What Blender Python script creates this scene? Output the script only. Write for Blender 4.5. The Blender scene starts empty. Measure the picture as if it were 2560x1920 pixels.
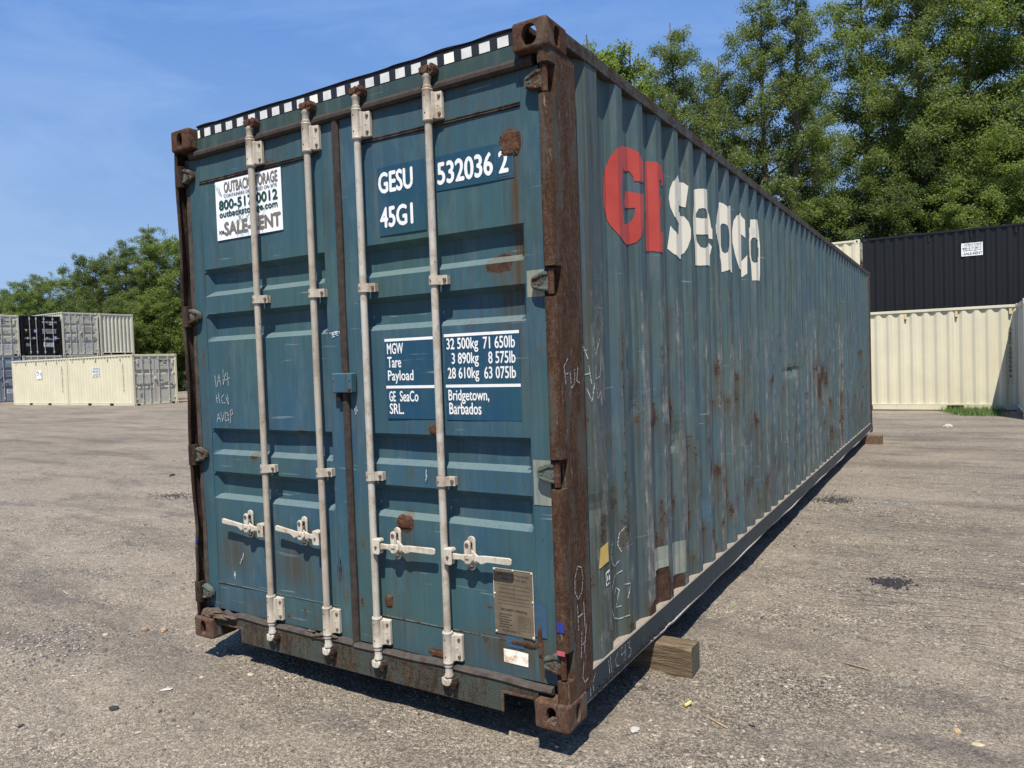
import bpy, bmesh, math, random
import numpy as np
from mathutils import Vector, Matrix
from mathutils.geometry import tessellate_polygon
PI = math.pi
SC = bpy.context.scene
COL = SC.collection

# ------------------------------------------------------------------ camera
cam_d = bpy.data.cameras.new('camera')
cam = bpy.data.objects.new('camera', cam_d)
COL.objects.link(cam)
SC.camera = cam
cam_d.sensor_width = 36.0
cam_d.sensor_fit = 'HORIZONTAL'
cam_d.lens = 25.654
cam_d.clip_start = 0.05
cam_d.clip_end = 2000
YAW, PITCH, ROLL = 0.5514, -0.0333, 0.0344
Rz = Matrix.Rotation(YAW, 3, 'Z'); Rx = Matrix.Rotation(PITCH, 3, 'X'); Ry = Matrix.Rotation(ROLL, 3, 'Y')
Rm = Rz @ Rx @ Ry
cx, cy, cz = Rm.col[0], Rm.col[1], Rm.col[2]
M4 = Matrix((( cx[0], cz[0], -cy[0], 3.8097), (cx[1], cz[1], -cy[1], -2.581), (cx[2], cz[2], -cy[2], 1.5378), (0, 0, 0, 1)))
cam.matrix_world = M4

# ------------------------------------------------------------------ sky and sun
SUN = Vector((0.212, -0.49, 1.0)).normalized()
SUN_EL = math.asin(SUN.z)
SUN_ROT = math.atan2(SUN.x, SUN.y)
world = bpy.data.worlds.new('World'); SC.world = world
world.use_nodes = True
wn = world.node_tree.nodes; wl = world.node_tree.links
wn.clear()
wo = wn.new('ShaderNodeOutputWorld'); bg = wn.new('ShaderNodeBackground'); sky = wn.new('ShaderNodeTexSky')
sky.sky_type = 'NISHITA'; sky.sun_disc = False
sky.sun_elevation = SUN_EL; sky.sun_rotation = SUN_ROT
sky.altitude = 100; sky.air_density = 1.0; sky.dust_density = 0.4; sky.ozone_density = 1.6
bg.inputs['Strength'].default_value = 0.05
# faint high cirrus veils, stretched along one wind direction
wt = wn.new('ShaderNodeTexCoord'); wm = wn.new('ShaderNodeMapping'); wm.inputs['Rotation'].default_value = (0.2, 0.1, 0.9); wm.inputs['Scale'].default_value = (1.0, 3.2, 9.0)
wz = wn.new('ShaderNodeTexNoise'); wz.inputs['Scale'].default_value = 1.4; wz.inputs['Detail'].default_value = 7; wz.inputs['Roughness'].default_value = 0.62; wz.inputs['Distortion'].default_value = 0.6
wr = wn.new('ShaderNodeMapRange'); wr.inputs['From Min'].default_value = 0.42; wr.inputs['From Max'].default_value = 0.8; wr.inputs['To Min'].default_value = 0.0; wr.inputs['To Max'].default_value = 0.26
wx = wn.new('ShaderNodeMix'); wx.data_type = 'RGBA'; wx.inputs['B'].default_value = (8.0, 10.5, 15.0, 1)
# the even blue scatter of a clear summer sky
wy = wn.new('ShaderNodeMix'); wy.data_type = 'RGBA'; wy.inputs['Factor'].default_value = 0.72; wy.inputs['B'].default_value = (2.75, 5.3, 12.0, 1)
wl.new(wt.outputs['Generated'], wm.inputs['Vector']); wl.new(wm.outputs['Vector'], wz.inputs['Vector']); wl.new(wz.outputs['Fac'], wr.inputs['Value'])
wl.new(wr.outputs['Result'], wx.inputs['Factor']); ws = wn.new('ShaderNodeSeparateXYZ'); wl.new(wt.outputs['Generated'], ws.inputs[0])
wg = wn.new('ShaderNodeMapRange'); wg.inputs['From Min'].default_value = 0.02; wg.inputs['From Max'].default_value = 0.48; wl.new(ws.outputs['Z'], wg.inputs['Value'])
wh = wn.new('ShaderNodeMix'); wh.data_type = 'RGBA'; wh.inputs['A'].default_value = (6.0, 8.9, 13.2, 1); wh.inputs['B'].default_value = (1.75, 4.7, 12.2, 1)
wl.new(wg.outputs['Result'], wh.inputs['Factor']); wl.new(wh.outputs['Result'], wy.inputs['B'])
wl.new(sky.outputs['Color'], wy.inputs['A']); wl.new(wy.outputs['Result'], wx.inputs['A'])
hs = wn.new('ShaderNodeHueSaturation'); hs.inputs['Hue'].default_value = 0.5; hs.inputs['Saturation'].default_value = 1.0
wl.new(wx.outputs['Result'], hs.inputs['Color'])
wl.new(hs.outputs['Color'], bg.inputs['Color']); wl.new(bg.outputs['Background'], wo.inputs['Surface'])

sd = bpy.data.lights.new('sun', 'SUN'); sd.energy = 5.0; sd.angle = math.radians(0.53); sd.color = (1.0, 0.945, 0.865)
sun = bpy.data.objects.new('sun', sd); COL.objects.link(sun)
sun.rotation_euler = SUN.to_track_quat('Z', 'Y').to_euler()
sun.location = (5, -10, 20)
SC.view_settings.view_transform = 'Standard'
SC.view_settings.look = 'None'
SC.view_settings.exposure = 0.55
SC.view_settings.gamma = 1.0
SC.view_settings.use_curve_mapping = False
SC.render.engine = 'CYCLES'
SC.cycles.max_bounces = 6
SC.cycles.transparent_max_bounces = 4

# ------------------------------------------------------------------ helpers
G = -0.128                                    # ground level; the container's underside is z = 0
class MB:
    def __init__(s): s.v = []; s.f = []
    def add(s, vs, fs):
        n = len(s.v); s.v += [tuple(p) for p in vs]; s.f += [tuple(i + n for i in f) for f in fs]; return s
    def box(s, x0, x1, y0, y1, z0, z1):
        return s.add([(x0,y0,z0),(x1,y0,z0),(x1,y1,z0),(x0,y1,z0),(x0,y0,z1),(x1,y0,z1),(x1,y1,z1),(x0,y1,z1)],
                     [(0,3,2,1),(4,5,6,7),(0,1,5,4),(1,2,6,5),(2,3,7,6),(3,0,4,7)])
    def prism(s, poly, ax, a0, a1):
        # poly: 2D points in the two other axes (cyclic order x,y,z without ax), extruded from a0 to a1
        n = len(poly)
        def P(p, a):
            return {'x': (a, p[0], p[1]), 'y': (p[0], a, p[1]), 'z': (p[0], p[1], a)}[ax]
        vs = [P(p, a0) for p in poly] + [P(p, a1) for p in poly]
        return s.add(vs, [tuple(range(n))[::-1], tuple(range(n, 2*n))] + [(i, (i+1) % n, n+(i+1) % n, n+i) for i in range(n)])
    def cyl(s, p0, p1, r0, r1=None, n=12, caps=True):
        r1 = r0 if r1 is None else r1
        p0 = Vector(p0); p1 = Vector(p1); d = (p1-p0).normalized()
        u = d.orthogonal().normalized(); w = d.cross(u)
        vs = [p0+(u*math.cos(2*PI*i/n)+w*math.sin(2*PI*i/n))*r0 for i in range(n)] + [p1+(u*math.cos(2*PI*i/n)+w*math.sin(2*PI*i/n))*r1 for i in range(n)]
        fs = [(i, (i+1) % n, n+(i+1) % n, n+i) for i in range(n)]
        if caps: fs += [tuple(range(n))[::-1], tuple(range(n, 2*n))]
        return s.add(vs, fs)
    def lathe(s, p0, prof, n=14):
        # prof: (z offset, radius) round a vertical axis through p0
        vs = []
        for (z, r) in prof:
            vs += [(p0[0]+r*math.cos(2*PI*i/n), p0[1]+r*math.sin(2*PI*i/n), p0[2]+z) for i in range(n)]
        fs = []
        for k in range(len(prof)-1):
            fs += [(k*n+i, k*n+(i+1) % n, (k+1)*n+(i+1) % n, (k+1)*n+i) for i in range(n)]
        fs += [tuple(range(n))[::-1], tuple(range((len(prof)-1)*n, len(prof)*n))]
        return s.add(vs, fs)
    def lump(s, c, r, seed, n=7, rough=0.3):
        # knobbly stone-like lump, c centre, r three radii
        rr = random.Random(seed); rings = []
        for j in range(1, 5):
            th = PI*j/5
            rings.append([(c[0]+r[0]*math.sin(th)*math.cos(2*PI*i/n+j*.3)*(1+rough*(rr.random()-.5)*2), c[1]+r[1]*math.sin(th)*math.sin(2*PI*i/n+j*.3)*(1+rough*(rr.random()-.5)*2), c[2]+r[2]*math.cos(th)*(1+rough*(rr.random()-.5))) for i in range(n)])
        vs = [(c[0], c[1], c[2]+r[2])] + [p for q in rings for p in q] + [(c[0], c[1], c[2]-r[2])]
        fs = [(0, 1+i, 1+(i+1) % n) for i in range(n)]
        for k in range(3):
            a = 1+k*n; b = a+n
            fs += [(a+i, b+i, b+(i+1) % n, a+(i+1) % n) for i in range(n)]
        a = 1+3*n
        fs += [(a+(i+1) % n, a+i, 1+4*n) for i in range(n)]
        return s.add(vs, fs)
    def build(s, name, m, parent=None, bevel=0, seg=2, smooth=False, loc=None):
        me = bpy.data.meshes.new(name)
        bm = bmesh.new()
        bv = [bm.verts.new(p) for p in s.v]
        for f in s.f:
            try: bm.faces.new([bv[i] for i in f])
            except ValueError: pass
        bmesh.ops.recalc_face_normals(bm, faces=bm.faces)
        if bevel:
            es = [e for e in bm.edges if len(e.link_faces) == 2 and e.calc_face_angle(0) > 0.6]
            bmesh.ops.bevel(bm, geom=es, offset=bevel, segments=seg, affect='EDGES', profile=0.5, clamp_overlap=True)
        bm.to_mesh(me); bm.free()
        if smooth:
            me.shade_smooth()
            if hasattr(me, 'set_sharp_from_angle'): me.set_sharp_from_angle(angle=0.7)
        me.materials.append(m)
        o = bpy.data.objects.new(name, me); COL.objects.link(o)
        if parent is not None: o.parent = parent
        if loc: o.location = loc
        return o

def mesh_np(name, V, F, m, parent=None, attr=None, smooth=False):
    """V (n,3) array, F (m,k) array of equal-sized faces"""
    me = bpy.data.meshes.new(name)
    V = np.asarray(V, np.float32); F = np.asarray(F, np.int32)
    k = F.shape[1]
    me.vertices.add(len(V)); me.vertices.foreach_set('co', V.ravel())
    me.loops.add(F.size); me.loops.foreach_set('vertex_index', F.ravel())
    me.polygons.add(len(F)); me.polygons.foreach_set('loop_start', np.arange(0, F.size, k, dtype=np.int32))
    me.update(calc_edges=True)
    if attr is not None:
        for an, (dom, A) in attr.items():
            at = me.attributes.new(an, 'FLOAT_COLOR', dom)
            at.data.foreach_set('color', np.asarray(A, np.float32).ravel())
    me.polygons.foreach_set('use_smooth', np.full(len(F), smooth, dtype=bool))
    me.materials.append(m)
    o = bpy.data.objects.new(name, me); COL.objects.link(o)
    if parent is not None: o.parent = parent
    return o

def thing(name, label, cat, loc=(0, 0, 0), rz=0.0, group=None):
    o = bpy.data.objects.new(name, None); COL.objects.link(o)
    o.empty_display_size = 0.3
    o.location = loc; o.rotation_euler = (0, 0, rz); o['label'] = label; o['category'] = cat
    if group: o['group'] = group
    return o
def tag(o, label, cat, group=None):
    o['label'] = label; o['category'] = cat
    if group: o['group'] = group
    return o
def struct(o): o['kind'] = 'structure'; return o
def stuff(o): o['kind'] = 'stuff'; return o
def dup(root, loc=None, rz=None, label=None, group=None):
    r = root.copy(); COL.objects.link(r)
    if loc: r.location = loc
    if rz is not None: r.rotation_euler = (0, 0, rz)
    if label: r['label'] = label
    if group: r['group'] = group
    for ch in list(root.children):
        c = ch.copy(); COL.objects.link(c); c.parent = r
        for g in list(ch.children):
            d = g.copy(); COL.objects.link(d); d.parent = c
    return r

# ------------------------------------------------------------------ materials
class NT:
    def __init__(s, name):
        s.m = bpy.data.materials.new(name); s.m.use_nodes = True
        s.n = s.m.node_tree.nodes; s.l = s.m.node_tree.links; s.n.clear()
        s.out = s.n.new('ShaderNodeOutputMaterial'); s.b = s.n.new('ShaderNodeBsdfPrincipled')
        s.l.new(s.b.outputs[0], s.out.inputs[0])
        s.tc = s.n.new('ShaderNodeTexCoord')
    def link(s, a, b): s.l.new(a, b)
    def val(s, sock, v):
        if isinstance(v, bpy.types.NodeSocket): s.l.new(v, sock)
        else: sock.default_value = v
    def mapping(s, scale=(1, 1, 1), rot=(0, 0, 0), src='Object'):
        n = s.n.new('ShaderNodeMapping'); n.inputs['Scale'].default_value = scale; n.inputs['Rotation'].default_value = rot
        s.l.new(s.tc.outputs[src], n.inputs['Vector']); return n.outputs[0]
    def noise(s, scale, detail=4, rough=0.55, vec=None, dist=0.0):
        n = s.n.new('ShaderNodeTexNoise'); n.inputs['Scale'].default_value = scale; n.inputs['Detail'].default_value = detail
        n.inputs['Roughness'].default_value = rough; n.inputs['Distortion'].default_value = dist
        s.l.new(vec if vec is not None else s.tc.outputs['Object'], n.inputs['Vector']); return n.outputs['Fac']
    def voro(s, scale, vec=None, feat='F1', out='Distance', rnd=1.0):
        n = s.n.new('ShaderNodeTexVoronoi'); n.feature = feat; n.inputs['Scale'].default_value = scale; n.inputs['Randomness'].default_value = rnd
        s.l.new(vec if vec is not None else s.tc.outputs['Object'], n.inputs['Vector']); return n.outputs[out]
    def ramp(s, fac, a, b, lo=0.0, hi=1.0):
        n = s.n.new('ShaderNodeMapRange'); n.inputs['From Min'].default_value = a; n.inputs['From Max'].default_value = b
        n.inputs['To Min'].default_value = lo; n.inputs['To Max'].default_value = hi
        s.l.new(fac, n.inputs['Value']); return n.outputs[0]
    def math(s, op, a, b=0.0, clamp=False):
        n = s.n.new('ShaderNodeMath'); n.operation = op; n.use_clamp = clamp
        s.val(n.inputs[0], a); s.val(n.inputs[1], b); return n.outputs[0]
    def mix(s, fac, a, b, mode='MIX'):
        n = s.n.new('ShaderNodeMix'); n.data_type = 'RGBA'; n.blend_type = mode
        s.val(n.inputs['Factor'], fac); s.val(n.inputs['A'], a if isinstance(a, bpy.types.NodeSocket) else (*a, 1) if len(a) == 3 else a)
        s.val(n.inputs['B'], b if isinstance(b, bpy.types.NodeSocket) else (*b, 1) if len(b) == 3 else b); return n.outputs['Result']
    def cramp(s, fac, stops):
        n = s.n.new('ShaderNodeValToRGB'); e = n.color_ramp.elements
        while len(e) < len(stops): e.new(0.5)
        for i, (p, c) in enumerate(stops): e[i].position = p; e[i].color = (*c, 1)
        s.l.new(fac, n.inputs[0]); return n.outputs[0]
    def attr(s, name):
        n = s.n.new('ShaderNodeAttribute'); n.attribute_name = name
        sp = s.n.new('ShaderNodeSeparateColor'); s.l.new(n.outputs['Color'], sp.inputs[0]); return sp.outputs[0], sp.outputs[1], sp.outputs[2], n.outputs['Alpha']
    def bump(s, h, strength=0.3, dist=0.01):
        n = s.n.new('ShaderNodeBump'); n.inputs['Strength'].default_value = strength; n.inputs['Distance'].default_value = dist
        s.l.new(h, n.inputs['Height']); s.l.new(n.outputs[0], s.b.inputs['Normal']); return n
    def up(s):
        g = s.n.new('ShaderNodeNewGeometry'); sp = s.n.new('ShaderNodeSeparateXYZ'); s.l.new(g.outputs['Normal'], sp.inputs[0]); return sp.outputs[2]
    def fin(s, col, rough=0.6, metal=0.0, spec=0.4):
        s.val(s.b.inputs['Base Color'], col if isinstance(col, bpy.types.NodeSocket) else (*col, 1))
        s.val(s.b.inputs['Roughness'], rough); s.b.inputs['Metallic'].default_value = metal
        s.b.inputs['Specular IOR Level'].default_value = spec
        return s.m

def rust_col(t, sc=1.0):
    n1 = t.noise(22*sc, 6, 0.7)
    n2 = t.noise(95*sc, 6, 0.75)
    return t.cramp(t.math('ADD', t.math('MULTIPLY', n1, .45), t.math('MULTIPLY', n2, .55)), [(0.30, (0.014, 0.009, 0.007)), (0.46, (0.045, 0.026, 0.018)), (0.58, (0.085, 0.047, 0.031)), (0.72, (0.16, 0.095, 0.062))])

def teal_paint(name, base, use_attr=True, green=0.35, dirt=0.3, rough=0.5, dustcol=(0.17, 0.215, 0.20), dust=0.5):
    """old container paint: chalky variation, vertical run streaks, rust / stain / scuff and painted rib-light masks from the 'wear' attribute"""
    t = NT(name)
    big = t.noise(1.3, 5, 0.6)
    streak = t.noise(1.0, 5, 0.65, t.mapping((38, 38, 1.1)))
    fine = t.noise(160, 3, 0.6)
    b = base
    col = t.mix(t.ramp(big, 0.35, 0.7), (b[0]*.92, b[1]*.93, b[2]*1.16), (b[0]*1.35, b[1]*1.12, b[2]*.90))
    col = t.mix(t.math('MULTIPLY', t.ramp(streak, 0.48, 0.68), green), col, (0.048, 0.060, 0.048))
    st2 = t.noise(1.0, 6, 0.7, t.mapping((16, 16, .5)))
    col = t.mix(t.math('MULTIPLY', t.ramp(st2, 0.52, 0.7), green*.6), col, (0.10, 0.125, 0.128))
    col = t.mix(t.math('MULTIPLY', t.ramp(t.noise(5, 6, 0.7), 0.55, 0.8), dirt), col, (0.06, 0.075, 0.07))
    # faded, chalky cloud patches
    col = t.mix(t.math('MULTIPLY', t.ramp(t.noise(7.5, 7, 0.75, t.mapping((1, 1, 0.3))), 0.50, 0.72), 0.45), col, (b[0]*2.3+.03, b[1]*1.5+.02, b[2]*1.35+.02))
    # thin pale scratches
    sc1 = t.noise(1.0, 4, 0.5, t.mapping((3, 3, 60), (0.5, 0.3, 0)))
    col = t.mix(t.math('MULTIPLY', t.ramp(sc1, 0.69, 0.72), 0.35), col, (0.3, 0.36, 0.36))
    # small rust freckles with short runs
    fr = t.noise(1.0, 3, 0.6, t.mapping((26, 26, 11)))
    fmask = t.ramp(fr, 0.725, 0.77)
    rst = rust_col(t)
    col = t.mix(t.math('MULTIPLY', fmask, 0.75), col, rst)
    bumpsrc = t.math('ADD', t.math('MULTIPLY', t.noise(3.0, 3), 0.6), t.math('MULTIPLY', fine, 0.03))
    if use_attr:
        R, Gs, B, A = t.attr('wear_and_rib_light')
        st = t.math('MULTIPLY', Gs, t.ramp(t.noise(1.0, 5, 0.7, t.mapping((60, 60, 1.5))), 0.3, 0.62))
        col = t.mix(t.math('MULTIPLY', st, 0.9), col, (0.068, 0.046, 0.022))
        sf = t.ramp(t.math('ADD', B, t.math('MULTIPLY', t.math('SUBTRACT', t.noise(30, 6, 0.75, t.mapping((1, 1, 0.3))), 0.5), 1.7)), 0.42, 0.75)
        col = t.mix(t.math('MULTIPLY', sf, 0.8), col, t.mix(t.ramp(t.noise(9, 5, .7), .45, .62), (0.15, 0.14, 0.125), (0.27, 0.255, 0.225)))  # pale scuff tone, on the side ribs also painted light
        nz = t.math('SUBTRACT', t.math('ADD', t.math('MULTIPLY', t.noise(20, 8, 0.8), .6), t.math('MULTIPLY', t.noise(75, 5, 0.75), .4)), 0.5)
        rm = t.ramp(t.math('ADD', R, t.math('MULTIPLY', nz, 2.6)), 0.50, 0.62)
        edge = t.ramp(t.math('ADD', R, t.math('MULTIPLY', nz, 1.6)), 0.15, 0.55)
        col = t.mix(t.math('MULTIPLY', edge, 0.45), col, (0.085, 0.07, 0.045))
        col = t.mix(rm, col, rst)
        bumpsrc = t.math('ADD', bumpsrc, t.math('MULTIPLY', rm, t.math('ADD', 0.15, t.math('MULTIPLY', t.noise(110, 5, 0.7), 0.5))))
        rg = t.math('ADD', rough, t.math('MULTIPLY', rm, 0.35))
    else:
        rg = rough
    d = t.math('MULTIPLY', t.ramp(t.up(), 0.25, 0.8), dust)
    col = t.mix(t.math('MULTIPLY', d, t.ramp(t.noise(60, 5, .7), 0.1, 0.5)), col, dustcol)
    t.bump(bumpsrc, 0.35, 0.012)
    return t.fin(col, rg, 0, 0.12)

def rusty(name, tint=(1, 1, 1), paint=None, amount=0.5, pale=0.25, streaky=True):
    t = NT(name)
    v = t.mapping((1, 1, 0.22)) if streaky else None
    v2 = t.mapping((1, 1, 0.75)) if streaky else None
    n1 = t.noise(26, 6, 0.7, v); n2 = t.noise(120, 7, 0.8, v2); n3 = t.noise(9, 6, 0.7, v); n4 = t.noise(48, 7, 0.8, v2)
    f = t.math('ADD', t.math('MULTIPLY', n1, .22), t.math('ADD', t.math('MULTIPLY', n2, .40), t.math('MULTIPLY', n4, .38)))
    c = lambda a, b, d: (a*tint[0], b*tint[1], d*tint[2])
    col = t.cramp(f, [(0.36, c(.020, .013, .010)), (0.46, c(.050, .029, .020)), (0.53, c(.095, .052, .033)), (0.62, c(.20, .115, .068))])
    col = t.mix(t.math('MULTIPLY', t.ramp(n3, 0.50, 0.62), 0.6), col, (0.125, 0.105, 0.078))
    if paint is not None:
        col = t.mix(t.math('MULTIPLY', t.ramp(t.math('ADD', n3, t.math('MULTIPLY', t.math('SUBTRACT', n4, .5), 1.2)), amount, amount+0.08), .85), col, paint)
    col = t.mix(t.math('MULTIPLY', t.ramp(t.noise(60, 6, .8, t.mapping((1, 1, .10))), 0.60, 0.66), pale), col, (0.38, 0.33, 0.25))
    t.bump(t.math('ADD', t.math('MULTIPLY', n4, 0.8), t.math('MULTIPLY', n2, 0.8)), 0.9, 0.007)
    return t.fin(col, 0.88, 0, 0.2)

def speckled(name, base, spot=(0.30, 0.19, 0.10), amt=0.5, rough=0.55):
    """cream paint over galvanising with a fine brown speckle"""
    t = NT(name)
    n = t.noise(210, 3, 0.75); nb = t.noise(9, 5, 0.7); g = t.noise(3.0, 4, 0.6)
    col = t.mix(t.ramp(g, 0.3, 0.7), tuple(c*0.84 for c in base), base)
    col = t.mix(t.math('MULTIPLY', t.ramp(n, 0.54, 0.66), amt), col, spot)
    col = t.mix(t.math('MULTIPLY', t.ramp(nb, 0.50, 0.62), 0.6), col, (0.26, 0.18, 0.11))
    col = t.mix(t.math('MULTIPLY', t.ramp(t.noise(1, 6, .75, t.mapping((50, 50, 3))), .50, .62), .5), col, (0.25, 0.19, 0.13))
    col = t.mix(t.ramp(t.noise(38, 6, .8, t.mapping((1, 1, .5))), .63, .67), col, (0.09, 0.06, 0.045))
    t.bump(n, 0.2, 0.002)
    return t.fin(col, rough, 0, 0.4)

def plain(name, c, rough=0.6, var=0.15, scale=20, bump=0.1, spec=0.4, metal=0.0):
    t = NT(name)
    n = t.noise(scale, 5, 0.65)
    col = t.mix(t.ramp(n, 0.3, 0.7), tuple(x*(1-var) for x in c), tuple(min(1, x*(1+var)) for x in c))
    if bump: t.bump(n, bump, 0.004)
    return t.fin(col, rough, metal, spec)

TEAL = (0.034, 0.088, 0.107)
M = {}
M['door'] = teal_paint('teal_door_paint', TEAL, dust=0.45, green=0.55, dirt=0.4)
M['side'] = teal_paint('teal_side_paint', (0.060, 0.106, 0.113), green=0.95, dirt=0.6, rough=0.6, dust=0.7)
M['teal_plain'] = teal_paint('teal_hardware_paint', (0.036, 0.10, 0.125), use_attr=False, green=0.6, dirt=0.6)
M['header'] = teal_paint('teal_header_paint', (0.032, 0.064, 0.060), use_attr=False, green=0.9, dirt=0.9)
M['rail'] = rusty('grimy_rail_steel', (.75, .8, .85), paint=(.062, .078, .076), amount=.47, pale=.25, streaky=False)
M['lowrail'] = teal_paint('dark_bottom_rail_paint', (0.026, 0.040, 0.048), use_attr=False, green=0.4, dirt=0.7, dustcol=(0.275, 0.23, 0.18), dust=1.0)
M['rust_post'] = rusty('rusty_post_steel', (0.92, 0.84, 0.70), paint=(0.065, 0.066, 0.058), amount=0.53, pale=0.6)
M['rust_dark'] = rusty('dark_rusty_steel', (0.42, 0.40, 0.42), pale=0.1)
M['casting'] = rusty('rusty_cast_steel', (0.95, 0.75, 0.62), pale=0.05, streaky=False)
M['casting_low'] = rusty('dusty_cast_steel', (1.25, 1.2, 1.15), pale=0.3, streaky=False)
M['sill'] = rusty('dirty_sill_steel', (0.75, 0.95, 0.95), paint=(0.05, 0.065, 0.055), amount=0.47, pale=0.2)
M['rubber'] = plain('weathered_gasket_rubber', (0.042, 0.033, 0.028), 0.85, 0.35, 30, 0.4, 0.2)
M['rubber_pale'] = plain('dusty_gasket_rubber', (0.062, 0.052, 0.045), 0.9, 0.4, 25, 0.4, 0.2)
M['bar'] = speckled('speckled_grey_cream_bar', (0.41, 0.37, 0.305), amt=0.6)
M['bar_clean'] = speckled('pale_cream_bar', (0.47, 0.445, 0.385), (0.35, 0.28, 0.2), amt=0.25)
M['cream'] = speckled('cream_bracket_paint', (0.50, 0.455, 0.37), (0.25, 0.16, 0.09), amt=0.4)
M['handle'] = speckled('cream_handle_paint', (0.56, 0.515, 0.42), (0.25, 0.16, 0.09), amt=0.3)
M['bolt'] = plain('rusty_bolt', (0.12, 0.075, 0.05), 0.8, 0.5, 90, 0.4)
M['hinge'] = rusty('rust_stained_hinge_paint', (1, .9, .8), paint=(.10, .135, .115), amount=.43, pale=.1, streaky=False)
t = NT('white_lettering_vinyl')
_c = t.mix(t.ramp(t.noise(3, 5), .3, .7), (.70, .70, .67), (.78, .78, .76))
_c = t.mix(t.math('MULTIPLY', t.ramp(t.noise(34, 7, .8), .60, .67), .75), _c, (.22, .30, .33))
M['white'] = t.fin(t.mix(t.math('MULTIPLY', t.ramp(t.noise(1, 6, .7, t.mapping((30, 30, 2))), .55, .7), .3), _c, (.45, .42, .33)), .5)
M['cream_letter'] = NT('cream_logo_paint')
t = M['cream_letter']
_c = t.mix(t.math('MULTIPLY', t.ramp(t.noise(14, 6, .7, t.mapping((1, 1, .3))), .56, .66), .55), (0.66, 0.61, 0.49), (0.36, 0.36, 0.34))
_c = t.mix(t.ramp(t.noise(5, 7, .75), .70, .74), _c, rust_col(t))
M['cream_letter'] = t.fin(_c, 0.55)
t = NT('red_logo_paint')
_c = t.mix(t.ramp(t.noise(6, 5), .3, .7), (0.38, 0.042, 0.026), (0.45, 0.062, 0.040))
_c = t.mix(t.math('MULTIPLY', t.ramp(t.noise(12, 7, .75, t.mapping((1, 1, .25))), .56, .68), .6), _c, (0.22, 0.05, 0.04))
_c = t.mix(t.math('MULTIPLY', t.ramp(t.noise(1, 6, .75, t.mapping((5, 40, 5), (.6, 0, 0))), .66, .70), .5), _c, (0.50, 0.36, 0.32))
M['red_letter'] = t.fin(_c, 0.5)
M['tape_white'] = plain('grimy_white_tape', (0.60, 0.59, 0.55), .55, .14, 22, 0)
M['black'] = plain('black_print', (0.012, 0.013, 0.015), 0.5, 0.2, 20, 0)
M['label'] = teal_paint('dark_blue_label_film', (0.016, 0.062, 0.098), use_attr=False, green=0.12, dirt=0.1, rough=0.4, dust=0)
M['sign'] = plain('white_sign_plastic', (0.82, 0.83, 0.85), 0.35, 0.03, 6, 0)
M['sign_green'] = plain('dark_green_print', (0.008, 0.055, 0.035), 0.5, 0.1, 20, 0)
M['sign_brown'] = plain('grey_brown_print', (0.16, 0.14, 0.11), 0.5, 0.1, 20, 0)
M['sign_leaf'] = plain('pale_green_print', (0.42, 0.52, 0.46), 0.5, 0.1, 20, 0)
M['plate'] = plain('weathered_data_plate', (0.135, 0.105, 0.07), 0.5, 0.3, 14, 0.1, 0.4)
M['plate_ink'] = plain('faded_plate_print', (0.04, 0.034, 0.028), 0.6, 0.1, 20, 0)
M['chalk'] = NT('chalk_marks')
t = M['chalk']; _a = t.ramp(t.noise(120, 4, .8), .40, .56)
_tr = t.n.new('ShaderNodeBsdfTransparent'); _mx = t.n.new('ShaderNodeMixShader'); t.link(_a, _mx.inputs[0]); t.link(_tr.outputs[0], _mx.inputs[1]); t.link(t.b.outputs[0], _mx.inputs[2]); t.link(_mx.outputs[0], t.out.inputs[0])
M['chalk'] = t.fin((0.52, 0.53, 0.50), 0.9)
M['yellow'] = plain('yellow_sticker', (0.62, 0.42, 0.11), 0.5, 0.12, 30, 0)
t = NT('rusty_white_sticker')
M['rustsheet'] = t.fin(t.mix(t.ramp(t.noise(11, 6, .75), .55, .66), (0.80, 0.77, 0.66), (0.5, 0.27, 0.12)), .6)
M['bluepaint'] = plain('bright_blue_paint', (0.02, 0.035, 0.22), 0.5, 0.2, 60, 0)
M['redpaint'] = plain('pinkish_red_tape', (0.42, 0.08, 0.10), 0.6, 0.2, 60, 0)
M['dullblue'] = plain('dull_blue_touchup', (0.032, 0.075, 0.125), 0.6, 0.15, 30, 0)
M['whitesmear'] = plain('white_paint_smear', (0.62, 0.66, 0.68), 0.6, 0.15, 90, 0)
M['palepatch'] = teal_paint('pale_green_touchup', (0.20, 0.235, 0.175), use_attr=False, green=0.35, dirt=0.4)
M['tar'] = plain('black_underseal', (0.012, 0.012, 0.013), 0.7, 0.3, 60, 0.6)
M['rust_scab'] = rusty('rust_scab', (1.1, 0.9, 0.8), pale=0.1, streaky=False)
M['mud'] = plain('dried_mud', (0.10, 0.075, 0.055), 0.95, 0.35, 60, 0.6, 0.15)

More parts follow.
